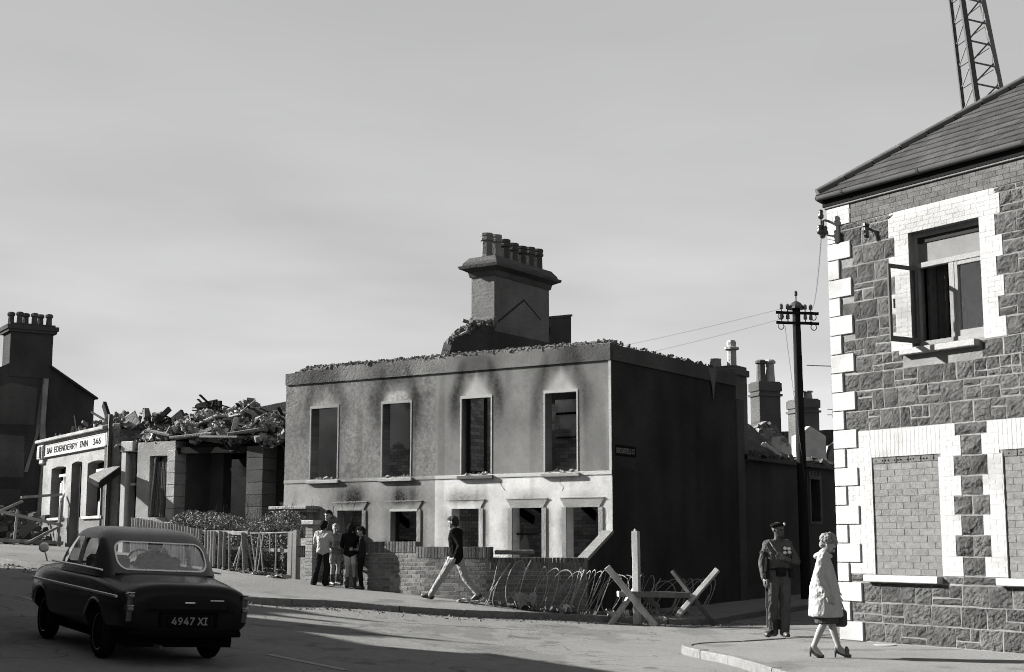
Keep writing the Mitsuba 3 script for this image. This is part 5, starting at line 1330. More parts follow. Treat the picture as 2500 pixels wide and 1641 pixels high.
cut_s1 = cut_s1 - rbox((-1, 1.62, .98), (1, 1.8, 1.4), .01, 0)
cut_s2 = rbox((-1, .42, 1.0), (1, .93, 1.32), .07, 0)
cuts = cut_r + cut_f + cut_s1 + cut_s2
cab = (go_ - gi_) - cuts
put('cab', carm(cab), 'enamel', .03, CARK, 42, label='rounded black roof and window pillars')
thin1 = man(loft([gsec(z, u0 + .012, u1 - .012, hw - .012) for z, u0, u1, hw in gprof]))
thin2 = man(loft([gsec(z, u0 + .016, u1 - .016, hw - .016) for z, u0, u1, hw in gprof]))
for nm, c in (('rear_window', cut_r), ('windscreen', cut_f), ('door_glass', cut_s1), ('quarter_glass', cut_s2)):
    g_ = (thin1 - thin2) ^ c
    if nm in ('door_glass', 'quarter_glass'):
        for s in (-1, 1):
            put(nm, carm(g_.trim_by_plane((s, 0, 0), 0)), 'pane', .3, CARK)
    else:
        put(nm, carm(g_), 'pane', .3, CARK)
trim = (man(loft([gsec(z, u0 - .008, u1 + .008, hw + .008) for z, u0, u1, hw in gprof])) - gi_) ^ (rbox((-.545, -1, .997), (.545, .6, 1.317), .115, 1) - rbox((-.529, -2, 1.011), (.529, .8, 1.304), .11, 1))
put('window_trim', carm(trim), 'chrome', .4, CARK, label='bright trim round the rear window')
for s in (-1, 1):
    put('side_moulding', carm(cat([bx((s * .768 - .012, -.75, .725), (s * .768 + .012, 2.6, .755), .004)])), 'chrome', .4, CARK)
    put('waist_strip', carm(tube([(s * .715, 2.0, .985), (s * .72, 1, .99), (s * .715, 0.0, .985)], .012, 6)), 'chrome', .4, CARK)
    tl_ = put('tail_light', carm(cat(bx((s * .665 - .035, -.935, .47), (s * .665 + .035, -.8, .8), .03))), 'enamel', .02, CARK)
    for z in (.76, .62):
        put('lens', carm(trimesh.creation.icosphere(2, .036).apply_scale((1, .6, .8)).apply_translation((s * .665, -.94, z))), 'enamel', .12, tl_, True)
        put('bezel', carm(bx((s * .665 - .036, -.94, z + .03), (s * .665 + .036, -.9, z + .04), .003)), 'chrome', .4, tl_)
    for u in (0, 2.21):
        a2 = [(s * .775, u + .37 * math.cos(t), .30 + .37 * math.sin(t)) for t in np.linspace(.5, 2.0, 14)]
        put('arch_lip', carm(tube(a2, .014, 6)), 'enamel', .16, CARK)
        zw = .0
        w = put('wheel', carm(lathe([(.2, -.065), (.26, -.075), (.29, -.05), (.3, 0), (.29, .05), (.26, .075), (.2, .065)], (0, 0, 0), 28).apply_transform(trimesh.transformations.euler_matrix(0, math.pi / 2, 0)).apply_translation((s * .63, u, .30))), 'matte', .012, CARK, 40)
        put('rim', carm(lathe([(.01, .04), (.08, .045), (.13, .02), (.17, .03), (.205, .05), (.205, -.05)], (0, 0, 0), 24).apply_transform(trimesh.transformations.euler_matrix(0, s * math.pi / 2, 0)).apply_translation((s * .65, u, .30))), 'enamel', .06, w, 40)
put('boot_lid', carm(bx((-.53, -.941, .60), (.53, -.932, .605))), 'matte', .006, CARK)
put('boot_seam', carm(cat(tube([(-.47, -.92, .74), (-.46, -.934, .62), (.46, -.934, .62), (.47, -.92, .74)], .006, 5))), 'matte', .006, CARK)
put('boot_handle', carm(bx((-.06, -.965, .685), (.06, -.93, .71), .008)), 'chrome', .4, CARK)
put('boot_badge', carm(bx((.24, -.945, .72), (.4, -.928, .735), .003)), 'chrome', .3, CARK)
npl = put('number_plate', carm(bx((-.25, -.965, .445), (.25, -.93, .56), .004)), 'matte', .012, CARK, label='black number plate 4947 XI with pale characters')
put('plate_recess', carm(cat(bx((-.34, -.955, .575), (.34, -.925, .595), .006), bx((-.34, -.95, .43), (-.30, -.925, .575), .006), bx((.3, -.95, .43), (.34, -.925, .575), .006))), 'matte', .008, CARK)
lm = meshkit.text_mesh('4947 XI', .078, .006, bold=True)
lv = np.array(lm.vertices); wdt = lv[:, 0].max()
put('characters', carm(trimesh.Trimesh(np.column_stack([-.21 + lv[:, 0] * .42 / wdt, -.966 - lv[:, 2], .464 + lv[:, 1]]), lm.faces, process=False)), 'paint', .36, npl)
put('bumper', carm(cat(tube([(-.68, -.7, .37), (-.62, -.9, .36), (0, -.97, .35), (.62, -.9, .36), (.68, -.7, .37)], .035, 8))), 'matte', .008, CARK)
put('exhaust', carm(tube([(-.3, -.4, .22), (-.3, -.98, .22)], .02, 8)), 'iron', .05, CARK)
put('floor_pan', carm(bx((-.6, -.75, .2), (.6, 2.6, .33))), 'matte', .01, CARK)
put('axle', carm(tube([(-.6, 0, .3), (.6, 0, .3)], .05, 8)), 'matte', .01, CARK)
put('rear_seat', carm(cat(bx((-.58, .1, .5), (.58, .5, .98), .06))), 'cloth', .05, CARK)
for s in (-.32, .32):
    put('front_seat', carm(cat(bx((s - .26, .95, .5), (s + .26, 1.1, 1.12), .05), bx((s - .26, 1.05, .45), (s + .26, 1.45, .62), .05))), 'cloth', .04, CARK)
put('steering_wheel', carm(tube([(.34 + .19 * math.cos(t), 1.72 + .08 * math.sin(t), 1.0 + .17 * math.sin(t)) for t in np.linspace(0, 2 * math.pi, 25)], .013, 6)), 'matte', .02, CARK)
for s in (-1, 1):
    put('wing_mirror', carm(cat(tube([(s * .68, 2.35, .96), (s * .73, 2.35, 1.1)], .01, 6), lathe([(.01, -.03), (.055, -.02), (.065, 0), (.05, .01)], (0, 0, 0), 14).apply_transform(trimesh.transformations.euler_matrix(math.pi / 2, 0, 0)).apply_translation((s * .74, 2.35, 1.13)))), 'chrome', .3, CARK)
put('dashboard', carm(bx((-.62, 1.75, .8), (.62, 1.95, .98), .03)), 'matte', .02, CARK)
put('parcel_tray', carm(bx((-.58, -.1, .93), (.58, .12, .96), .01)), 'matte', .03, CARK)
put('newspaper', carm(bx((-.5, -.04, .962), (-.18, .14, .99), .01)), 'cloth', .5, CARK)

# ---------------------------------------------------------------- people
def hull_pts(balls, sub=1):
    s = trimesh.creation.icosphere(sub, 1.0).vertices
    P = np.vstack([np.array(c) + s * (np.array(r) if np.ndim(r) else r) for c, r in balls]).astype(np.float32)
    return m3.Manifold.hull_points(P)

def blob(bones, refine=.03, smooth_n=6):
    M = m3.Manifold()
    for b in bones:
        M = M + hull_pts(b)
    M = M.refine_to_length(refine)
    t = tm(M)
    t.merge_vertices(digits_vertex=6)
    if smooth_n:
        trimesh.smoothing.filter_taubin(t, lamb=.5, nu=.53, iterations=smooth_n)
    return t

def hand(w, d, palm, side, s=1.0, curl=.7):
    """A hand at wrist w, along d; palm is the way the palm faces; side +1 puts the thumb on d x palm."""
    w, d, palm = np.array(w, float), np.array(d, float), np.array(palm, float)
    d /= np.linalg.norm(d); palm -= d * (palm @ d); palm /= np.linalg.norm(palm)
    a = np.cross(d, palm) * side
    r = .0088 * s
    M = hull_pts([(w, .024 * s), (w + d * .03 * s + a * .022 * s, .015 * s), (w + d * .085 * s + a * .030 * s, .012 * s), (w + d * .085 * s - a * .030 * s, .012 * s), (w + d * .03 * s - a * .022 * s, .015 * s)])
    for k, (off, L) in enumerate(((.03, .068), (.011, .077), (-.009, .071), (-.028, .055))):
        p = w + d * .088 * s + a * off * s; dd = d.copy(); q = p
        for j, fl in enumerate((.45, .33, .26)):
            th = curl * (.35 + .45 * j) * (1 + .12 * k)
            dd = d * math.cos(th) + palm * math.sin(th)
            n = q + dd * L * fl * s
            M = M + hull_pts([(q, r * (1 - .08 * j)), (n, r * (.92 - .08 * j))], 1)
            q = n
    t0 = w + d * .03 * s + a * .03 * s
    t1 = t0 + (d * .55 + a * .65 + palm * .35) * .042 * s
    t2 = t1 + (d * .85 + a * .15 + palm * .45) * .034 * s
    M = M + hull_pts([(t0, .012 * s), (t1, r * 1.1)]) + hull_pts([(t1, r * 1.1), (t2, r * .9)])
    return tm(M)

BASE = dict(head=(0, .02, 1.615), neck=(0, -.01, 1.46), chest=(0, 0, 1.29), belly=(0, .0, 1.08), pelvis=(0, 0, .95),
            shL=(-.185, 0, 1.41), shR=(.185, 0, 1.41), elL=(-.24, -.03, 1.13), elR=(.24, -.03, 1.13), wrL=(-.25, .05, .89), wrR=(.25, .05, .89),
            hipL=(-.09, 0, .91), hipR=(.09, 0, .91), knL=(-.1, .03, .5), knR=(.1, .03, .5), anL=(-.1, -.02, .085), anR=(.1, -.02, .085), toL=(-.12, .13, .03), toR=(.12, .13, .03))

def person(label, x, y, face, height, pose, tones, shirt='long', legs='trousers', z0=None, gaze=0.0, nod=0.0, hair='short', build=1.0, shoes=.03, child=False, group=None, hairtone=.04, cloth_mat='cloth', flare=0.0, jacket=0.0, baggy=0.0):
    J = {k: np.array(v, float) for k, v in {**BASE, **pose}.items()}
    k = height / 1.75
    hs = 1.12 if child else 1.0
    f = np.array(face, float); f /= np.linalg.norm(f)
    R = np.array([[f[1], f[0], 0], [-f[0], f[1], 0], [0, 0, 1]])
    zb = G(x, y) if z0 is None else z0
    low = min(J['toL'][2], J['toR'][2], J['anL'][2] - .055, J['anR'][2] - .055) - .03
    W = lambda m: trimesh.Trimesh((np.asarray(tm(m).vertices) - [0, 0, low]) * k @ R.T + [x, y, zb], tm(m).faces, process=False)
    P = thing('person', label, 'person', group)
    hd = J['head']
    cg_, sg_ = math.cos(gaze), math.sin(gaze); cn, sn_ = math.cos(nod), math.sin(nod)
    RG = np.array([[cg_, sg_, 0], [-sg_, cg_, 0], [0, 0, 1]]) @ np.array([[1, 0, 0], [0, cn, sn_], [0, -sn_, cn]])
    H = lambda p: hd + RG @ (np.array(p, float) * hs)
    head = [[(H((0, -.012, .035)), .092 * hs), (H((0, .02, .03)), .085 * hs)], [(H((0, .02, .0)), .076 * hs), (H((0, .05, -.072)), .04 * hs), (H((0, -.02, -.05)), .05 * hs)],
            [(H((0, .095, .012)), .012 * hs), (H((0, .118, -.025)), .014 * hs), (H((-.014, .098, -.03)), .011 * hs), (H((.014, .098, -.03)), .011 * hs)],
            [(H((-.03, .088, .025)), .014 * hs), (H((.03, .088, .025)), .014 * hs)], [(H((-.02, .083, -.062)), .011 * hs), (H((.02, .083, -.062)), .011 * hs)],
            [(H((-.09, -.005, .0)), (.012, .02, .03)), (H((-.085, .0, .0)), .015)], [(H((.09, -.005, .0)), (.012, .02, .03)), (H((.085, .0, .0)), .015)]]
    b = build
    torso = [[(J['chest'] + [-.08 * b, 0, 0], .105 * b), (J['chest'] + [.08 * b, 0, 0], .105 * b), (J['belly'] + [-.055 * b, 0, 0], .1 * b), (J['belly'] + [.055 * b, 0, 0], .1 * b)],
             [(J['belly'] + [-.055 * b, 0, 0], .1 * b), (J['belly'] + [.055 * b, 0, 0], .1 * b), (J['pelvis'] + [-.07 * b, 0, -.02], .112 * b), (J['pelvis'] + [.07 * b, 0, -.02], .112 * b)],
             [(J['shL'], .062 * b), (J['shR'], .062 * b), (J['chest'] + [-.08 * b, 0, 0], .1 * b), (J['chest'] + [.08 * b, 0, 0], .1 * b)], [(J['neck'], .056), (J['shL'] * .6 + J['shR'] * .4 + [0, 0, .0], .062), (J['shR'] * .6 + J['shL'] * .4, .062)]]
    armL = [[(J['shL'], .055 * b), (J['elL'], .042 * b)], [(J['elL'], .042 * b), (J['wrL'], .028)]]
    armR = [[(J['shR'], .055 * b), (J['elR'], .042 * b)], [(J['elR'], .042 * b), (J['wrR'], .028)]]
    legL = [[(J['hipL'], .088 * b), (J['knL'], .058 * b)], [(J['knL'], .058 * b), ((J['knL'] * .65 + J['anL'] * .35) + [0, -.012, 0], .054 * b), (J['anL'], .037)]]
    legR = [[(J['hipR'], .088 * b), (J['knR'], .058 * b)], [(J['knR'], .058 * b), ((J['knR'] * .65 + J['anR'] * .35) + [0, -.012, 0], .054 * b), (J['anR'], .037)]]
    feet = [[(J['anL'], .037), (J['anL'] + [0, -.035, -.04], .03), (J['toL'], .028)], [(J['anR'], .037), (J['anR'] + [0, -.035, -.04], .03), (J['toR'], .028)]]
    skin = blob(head + [[(J['neck'], .052), (hd + [0, -.01, -.05], .05)]] + torso + armL + armR + legL + legR + feet, .028, 3)
    hm = []
    for sd, w, e in ((-1, 'wrL', 'elL'), (1, 'wrR', 'elR')):
        d = J[w] - J[e]
        pal = pose.get('palm' + w[2], (-sd, .2, 0))
        hm.append(hand(J[w] + d / np.linalg.norm(d) * .02, d, pal, pose.get('th' + w[2], sd), 1.05, pose.get('curl', .75)))
    put('body', W(cat([skin] + hm)), 'skin', tones[0], P, True)
    for sd in (-1, 1):
        put('eye', W(trimesh.creation.icosphere(1, .012 * hs).apply_translation(H((sd * .032, .097, .008)))), 'matte', .015, P)
    put('mouth', W(tube([H((-.024, .1, -.058)), H((0, .11, -.056)), H((.024, .1, -.058))], .006, 5)), 'skin', tones[0] * .35, P)
    infl = lambda bones, e: [[(c, np.array(r) + e) for c, r in bn] for bn in bones]
    if shirt:
        sl = 2 if shirt == 'long' else 1
        arms = []
        for A in (armL, armR):
            if sl == 2:
                arms += infl(A, .016)
            else:
                (p0, r0), (p1, r1) = A[0]
                arms.append([(p0, r0 + .016), (p0 * .35 + p1 * .65, r1 + .022)])
        tor = infl(torso[:3], .014 + jacket) + infl(torso[3:], .012)
        if jacket:
            tor += [[(J['pelvis'] + [-.075, 0, -.06], .115 + jacket), (J['pelvis'] + [.075, 0, -.06], .115 + jacket), (J['belly'], .12 + jacket)]]
        put('jacket' if jacket else 'shirt', W(blob(tor + arms, .028, 3)), cloth_mat, tones[1], P, True)
    if legs == 'trousers':
        tr = infl([torso[1]], .009)
        for L, an in ((legL, 'anL'), (legR, 'anR')):
            tr += infl([L[0]], .014 + baggy) + [[(L[1][0][0], .075 * b + baggy), (J[an] + [0, 0, -.01], .058 + flare)]]
        put('trousers', W(blob(tr, .028, 3)), cloth_mat, tones[2], P, True)
    elif legs == 'shorts':
        tr = infl([torso[1]], .012)
        for L in (legL, legR):
            (p0, r0), (p1, r1) = L[0]
            tr.append([(p0, r0 + .018), (p0 * .42 + p1 * .58, r1 + .036)])
        put('shorts', W(blob(tr, .028, 3)), cloth_mat, tones[2], P, True)
        for an, kn in (('anL', 'knL'), ('anR', 'knR')):
            put('sock', W(blob([[(J[an], .043), (J[an] * .5 + J[kn] * .5, .06)]], .03, 2)), cloth_mat, .1, P, True)
    for an, to in (('anL', 'toL'), ('anR', 'toR')):
        if shoes:
            put('shoe', W(blob([[(J[an] + [0, 0, -.01], .05), (J[an] + [0, -.045, -.036], .043), (J[to] + [0, .008, .004], .041), (J[to] + [0, -.05, .012], .042)]], .025, 2)), 'iron', shoes, P, True)
    if hair:
        r = np.random.RandomState(int(abs(x) * 1000) % 9999)
        cap = [[(H((0, -.02, .055)), .098 * hs), (H((0, .035, .075)), .072 * hs)], [(H((0, -.045, .03)), .085 * hs), (H((0, -.06, -.03)), .062 * hs)]]
        if hair == 'long':
            cap += [[(H((-.07, -.02, -.02)), .035 * hs), (H((-.06, -.03, .05)), .05 * hs)], [(H((.07, -.02, -.02)), .035 * hs), (H((.06, -.03, .05)), .05 * hs)]]
        t = blob(cap, .02, 2)
        if hair == 'curly':
            cs = [[(H(v), r.uniform(.026, .04))] for v in [(.105 * math.sin(a) * math.sin(c_), -.03 + .1 * math.cos(a) * math.sin(c_), .045 + .105 * math.cos(c_)) for a, c_ in zip(r.uniform(0, 6.28, 110), r.uniform(.0, 1.9, 110)) if not (math.cos(a) > .45 and c_ > 1.05)]]
            t = cat([t] + [trimesh.creation.icosphere(1, float(q[0][1])).apply_translation(q[0][0]) for q in cs])
        else:
            n = trimesh.Trimesh(t.vertices, t.faces).vertex_normals
            t = trimesh.Trimesh(t.vertices + n * (meshkit.noise(np.asarray(t.vertices) * 45, 3)[:, None] - .5) * .022, t.faces, process=False)
        put('hair', W(t), 'cloth', hairtone, P, True)
    return P, W, J, H

SKIN = .34
pA = person('boy in white t-shirt and dark flared trousers seen from behind by the brick wall', -4.03, 30.64, (.25, 1), 1.36,
            dict(elL=(-.27, .02, 1.14), wrL=(-.24, .2, 1.05), elR=(.26, .06, 1.15), wrR=(.2, .26, 1.08), anL=(-.2, -.16, .085), toL=(-.24, -.02, .03), knL=(-.14, -.04, .5), anR=(.09, -.04, .085), toR=(.12, .12, .03), head=(0, .04, 1.60)),
            (SKIN, .6, .03), shirt='short', flare=.035, child=True, hair='long', hairtone=.03, gaze=.35)
pB = person('boy in dark jumper and white shorts seen from behind beside the wall', -3.44, 30.58, (.15, 1), 1.36,
            dict(elL=(-.26, .05, 1.16), wrL=(-.3, .26, 1.1), elR=(.26, .05, 1.15), wrR=(.16, .22, 1.08), anL=(-.08, -.03, .085), knL=(-.08, .02, .5), anR=(.14, .0, .085), head=(-.01, .05, 1.6)),
            (SKIN, .02, .6), legs='shorts', child=True, hair='long', hairtone=.03)
pC = person('fair haired child with white collar half hidden behind the boy in white shorts', -3.82, 31.0, (.6, -.6), 1.3, dict(wrL=(-.1, .2, 1.1), wrR=(.1, .2, 1.1)), (SKIN, .3, .4), legs='shorts', child=True, hairtone=.35, gaze=.4)
pD = person('child in dark clothes standing right of the boy in white shorts', -3.2, 30.5, (-.8, -.1), 1.3, dict(wrL=(-.1, .22, 1.12), elL=(-.2, .06, 1.1)), (SKIN, .035, .02), child=True, hairtone=.03, nod=.2)
pE = person('dark haired youth in grey shirt with bare forearm standing behind the boys in the gateway', -4.1, 31.95, (.05, -1), 1.56,
            dict(elR=(.3, .02, 1.17), wrR=(.17, .2, 1.12), elL=(-.24, .05, 1.13), wrL=(-.1, .22, 1.1), palmR=(0, -1, 0)), (.38, .17, .06), shirt='short', hairtone=.035, gaze=.5)
pW = person('young man in dark jacket and pale trousers striding left along the pavement', -1.12, 28.78, (-1, .28), 1.72,
            dict(hipL=(-.09, .03, .9), hipR=(.09, -.03, .9), knL=(-.1, .26, .53), anL=(-.1, .52, .14), toL=(-.11, .66, .13), knR=(.09, -.16, .5), anR=(.09, -.44, .17), toR=(.1, -.33, .05), elL=(-.25, -.16, 1.14), wrL=(-.22, -.05, .92), elR=(.24, .1, 1.14), wrR=(.2, .2, .93), head=(0, .07, 1.6), neck=(0, .02, 1.455), chest=(0, .02, 1.29)),
            (.36, .022, .42), jacket=.012, hair='long', hairtone=.06, nod=.12)
pS = person('soldier in beret and combat dress with a rifle standing on the corner', 4.34, 23.45, (.22, -1), 1.84,
            dict(shL=(-.165, 0, 1.4), shR=(.165, 0, 1.4), elR=(.25, -.05, 1.13), wrR=(.27, .07, .9), elL=(-.3, .04, 1.15), wrL=(-.03, .2, 1.2), palmL=(0, -1, 0), hipL=(-.09, 0, .91), knL=(-.08, .05, .5), anL=(-.07, .02, .085), toL=(-.05, .17, .03), knR=(.12, .02, .5), anR=(.06, -.1, .085), toR=(.2, .0, .03), head=(0, .03, 1.63)),
            (.09, .12, .12), jacket=.012, hair=None, shoes=.025, gaze=-.4, flare=.022, baggy=.016)
k, W, J, H = pS
bt = hull_pts([(H((0, -.01, .075)), (.115, .12, .045)), (H((.06, .0, .07)), .07)])
put('beret', W(blob([[(H((0, -.01, .08)), (.115, .12, .035)), (H((.075, -.01, .065)), (.06, .07, .03))], [(H((0, 0, .06)), (.098, .105, .02))]], .025, 2)), 'cloth', .02, k, True)
put('cap_badge', W(trimesh.creation.icosphere(1, .02).apply_scale((1, .5, 1.4)).apply_translation(H((-.04, .1, .095)))), 'chrome', .5, k)
for i, (px, pz) in enumerate(((-.125, 1.345), (-.06, 1.35), (-.13, 1.29), (-.055, 1.285))):
    put('field_dressing', W(trimesh.creation.icosphere(2, .031).apply_scale((1.05, .45, .85)).apply_translation((px, .145, pz))), 'paint', .85, k, True)
put('strap', W(tube([(.16, .06, 1.47), (.13, .13, 1.38), (.04, .15, 1.25), (-.02, .16, 1.2)], .014, 6)), 'cloth', .26, k, True)
put('belt', W(tube([(.15 * math.cos(a) * 1.12, .135 * math.sin(a), 1.03) for a in np.linspace(0, 2 * math.pi, 25)], .024, 6)), 'cloth', .03, k, True)
put('pouch', W(bx((-.06, .13, .92), (.1, .2, 1.06), .02)), 'cloth', .025, k)
put('pouch', W(bx((-.2, .06, .9), (-.12, .17, 1.04), .02)), 'cloth', .03, k)
put('binoculars', W(cat(tube([(-.1, .16, 1.14), (-.1, .19, 1.24)], .024, 8), tube([(-.16, .16, 1.15), (-.16, .19, 1.25)], .024, 8))), 'iron', .02, k)
put('armband', W(tube([J['shR'] * .62 + J['elR'] * .38, J['shR'] * .45 + J['elR'] * .55], .082, 12)), 'cloth', .05, k)
put('gaiter', W(tube([(-.05, .0, .12), (-.05, .01, .26)], .078, 10)), 'cloth', .05, k)
put('gaiter', W(tube([(.08, -.03, .12), (.09, -.02, .26)], .078, 10)), 'cloth', .05, k)
rf = thing('rifle', 'dark rifle held muzzle down at the right side of the soldier', 'rifle')
put('stock', W(cat(beam((.245, .11, .98), (.2, .06, 1.2), .04, .09), beam((.25, .13, .7), (.245, .11, .98), .045, .065))), 'wood', .03, rf)
put('barrel', W(tube([(.25, .13, .72), (.265, .16, .16)], .013, 8)), 'iron', .04, rf)
put('magazine', W(bx((.23, .13, .78), (.27, .2, .88), .005)), 'iron', .03, rf)
put('handguard', W(beam((.252, .135, .7), (.258, .145, .45), .04, .05)), 'wood', .12, rf)

pL = person('fair haired woman in pale knee length coat walking right with a dark handbag', 4.21, 19.42, (1, -.25), 1.66,
            dict(hipL=(-.08, .0, .91), knL=(-.08, .08, .51), anL=(-.07, .17, .15), toL=(-.07, .31, .035), hipR=(.08, 0, .91), knR=(.08, -.0, .52), anR=(.07, -.17, .165), toR=(.08, -.06, .035), elR=(.25, -.06, 1.12), wrR=(.25, .04, .9), elL=(-.21, -.02, 1.13), wrL=(-.2, .12, .92), head=(0, .07, 1.575), neck=(0, .0, 1.45)),
            (.42, .55, .5), shirt=None, legs=None, nod=.62, hair='curly', hairtone=.3, shoes=None, build=.92)
k, W, J, H = pL
hem = [((0.23 * math.cos(a), .215 * math.sin(a) + .01, .60), .03) for a in np.linspace(0, 2 * math.pi, 16, endpoint=False)]
coat = [[(J['shL'], .078), (J['shR'], .078), (J['chest'] + [-.08, .015, 0], .115), (J['chest'] + [.08, .015, 0], .115)] + [((.215 * math.cos(a), .18 * math.sin(a), .98), .03) for a in np.linspace(0, 2 * math.pi, 12, endpoint=False)],
        [((.215 * math.cos(a), .18 * math.sin(a), .98), .03) for a in np.linspace(0, 2 * math.pi, 12, endpoint=False)] + hem, [(J['neck'] + [0, 0, .0], .075), (J['shL'] * .7, .07) if False else (J['shL'] * [.7, 1, 1], .07), (J['shR'] * [.7, 1, 1], .07)]]
for s_, e_, w_ in (('shL', 'elL', 'wrL'), ('shR', 'elR', 'wrR')):
    put('sleeve', W(blob([[(J[s_], .084), (J[e_], .07)], [(J[e_], .07), (J[w_] * .94 + J[e_] * .06, .066)]], .025, 3)), 'cloth', .56, k, True)
put('coat', W(blob(coat, .025, 4)), 'cloth', .56, k, True, label='pale loose knee length coat')
put('collar', W(blob([[((-.02, .1, 1.42), .03), ((-.12, .06, 1.44), .03), ((-.17, .0, 1.4), .03)], [((.02, .1, 1.42), .03), ((.12, .06, 1.44), .03), ((.2, .0, 1.38), .035), ((.2, -.06, 1.36), .03)], [((.13, -.05, 1.45), .035), ((-.13, -.05, 1.45), .035), ((0, -.1, 1.42), .04)]], .022, 2)), 'cloth', .58, k, True)
put('skirt', W(blob([[((.17 * math.cos(a), .15 * math.sin(a) + .02, z), .02) for z in (.8, .5) for a in np.linspace(0, 2 * math.pi, 12, endpoint=False)]], .03, 1)), 'cloth', .09, k, True)
for an, to, nm in (('anL', 'toL', 'shoe'), ('anR', 'toR', 'shoe')):
    a, t = J[an], J[to]
    put('shoe', W(cat(tm(hull_pts([(t + [0, .01, -.005], .027), (t + [0, -.05, 0], .03), (t + [0, -.09, .03], .024)])), tm(hull_pts([(a + [0, -.035, -.055], .03), (t + [0, -.08, .01], .02), (a + [0, -.03, -.02], .032)])), tube([a + [0, -.045, -.06], a + [0, -.05, -.165 + .02]], [.02, .012], 8))), 'iron', .05, k)
hb = thing('handbag', 'small dark handbag hanging at the far side of the woman', 'handbag')
put('bag', W(blob([[((-.22, .25, .62), .05), ((-.22, .13, .62), .05), ((-.22, .25, .47), .05), ((-.22, .13, .47), .05)]], .03, 2)), 'iron', .015, hb, True)
put('handle', W(tube([(-.22, .12, .66), (-.21, .14, .82), (-.21, .2, .84), (-.22, .26, .66)], .009, 6)), 'iron', .015, hb)

# driver, seen through the rear window
dk = thing('person', 'dark silhouetted driver seen through the rear window of the car', 'person')
dj = [[((.32, 1.28, .72), .16), ((.32, 1.22, 1.02), .17), ((.16, 1.22, 1.08), .07), ((.48, 1.22, 1.08), .07)], [((.32, 1.22, 1.1), .06), ((.32, 1.24, 1.2), .06)], [((.32, 1.25, 1.26), .095), ((.32, 1.27, 1.24), .085)], [((.16, 1.22, 1.08), .06), ((.1, 1.4, .85), .05)], [((.1, 1.4, .85), .045), ((.2, 1.66, 1.0), .035)], [((.48, 1.22, 1.08), .06), ((.54, 1.4, .86), .05)], [((.54, 1.4, .86), .045), ((.48, 1.66, 1.0), .035)]]
put('body', carm(blob(dj, .03, 3)), 'cloth', .03, dk, True)
put('hair', carm(blob([[((.32, 1.235, 1.29), .1), ((.32, 1.22, 1.23), .09)]], .03, 2)), 'cloth', .02, dk, True)

# ---------------------------------------------------------------- barbed wire, knife rest, litter
def coil(name, label, a, b, turns, r0, r1, seed, squash=.95, lean=.25, wire=.0075):
    rs = np.random.RandomState(seed)
    a, b = np.array(a, float), np.array(b, float)
    d = b - a; L = np.linalg.norm(d); d /= L; n = np.array([-d[1], d[0]])
    M = turns * 26
    t = np.linspace(0, 1, M)
    wob = np.interp(t, np.linspace(0, 1, turns + 2), rs.uniform(-1, 1, turns + 2))
    wob2 = np.interp(t, np.linspace(0, 1, turns + 3), rs.uniform(-1, 1, turns + 3))
    rad = (r0 + (r1 - r0) * t) * (1 + .1 * wob)
    th = 2 * np.pi * turns * t
    along = t * L + .2 * np.sin(th + wob) + (lean * .3 + .5 * wob2) * np.cos(th) * rad
    P = a[None] + along[:, None] * d + (rad * .75 * np.cos(th))[:, None] * n
    z = G(P[:, 0], P[:, 1]) + rad * squash * (1 + np.sin(th)) + .012
    p = np.column_stack([P, z])
    k = thing(name, label, 'barbed wire', 'coils of barbed wire at the corner')
    put('strand', tube(p, wire, 4), 'matte', .42, k)
    br = []
    for i in range(0, M, 3):
        for _ in range(2):
            v = rs.normal(size=3); v /= np.linalg.norm(v)
            br.append(tube([p[i] - v * .022, p[i] + v * .022], .0032, 3))
    stuff(put('barbs', cat(br), 'iron', .4, k))
coil('barbed_wire_coil', 'stretched loops of barbed wire before the dark end of the brick wall', (-.75, 28.45), (1.35, 28.42), 9, .44, .46, 3, 1.0, .5)
coil('barbed_wire_coil', 'tight tangle of barbed wire behind the left side of the timber knife rest', (1.1, 28.38), (2.2, 28.6), 10, .44, .44, 5, .95, .3)
coil('barbed_wire_coil', 'low loops of barbed wire under the right end of the timber knife rest', (2.3, 28.75), (4.0, 29.2), 11, .42, .4, 8, .9, .4)
KR = thing('knife_rest', 'timber knife rest barrier of crossed stakes and one tall post', 'barrier')
zr = lambda x, y: G(x, y) + ROAD
gl = zr(2.4, 27.75)
put('beam', beam((2.05, 27.8, .52 + .0), (3.45, 28.0, .49), .12, .11, .008), 'wood', .24, KR)
put('beam_end', beam((2.04, 27.795, .52), (2.06, 27.8, .52), .122, .112, .004), 'wood', .6, KR)
for a, b, w, t in (((1.83, 27.68, 1.04), (2.74, 27.6, -.075), .095, .6), ((1.87, 27.75, -.08), (2.45, 28.0, .68), .09, .5), ((2.41, 27.92, 1.72), (2.42, 27.92, -.06), .125, .62), ((4.02, 28.1, .98), (3.2, 28.0, .08), .095, .62), ((3.15, 28.25, .95), (3.92, 27.9, -.09), .075, .16), ((2.5, 27.95, .5), (2.86, 28.1, .26), .08, .16)):
    put('stake', beam(a, b, w, w, .006, up=(0, 1, 0), twist=.5), 'wood', t, KR)
put('point', chunk((.1, .1, .14), 3).apply_translation((2.41, 27.92, 1.73)), 'wood', .5, KR)
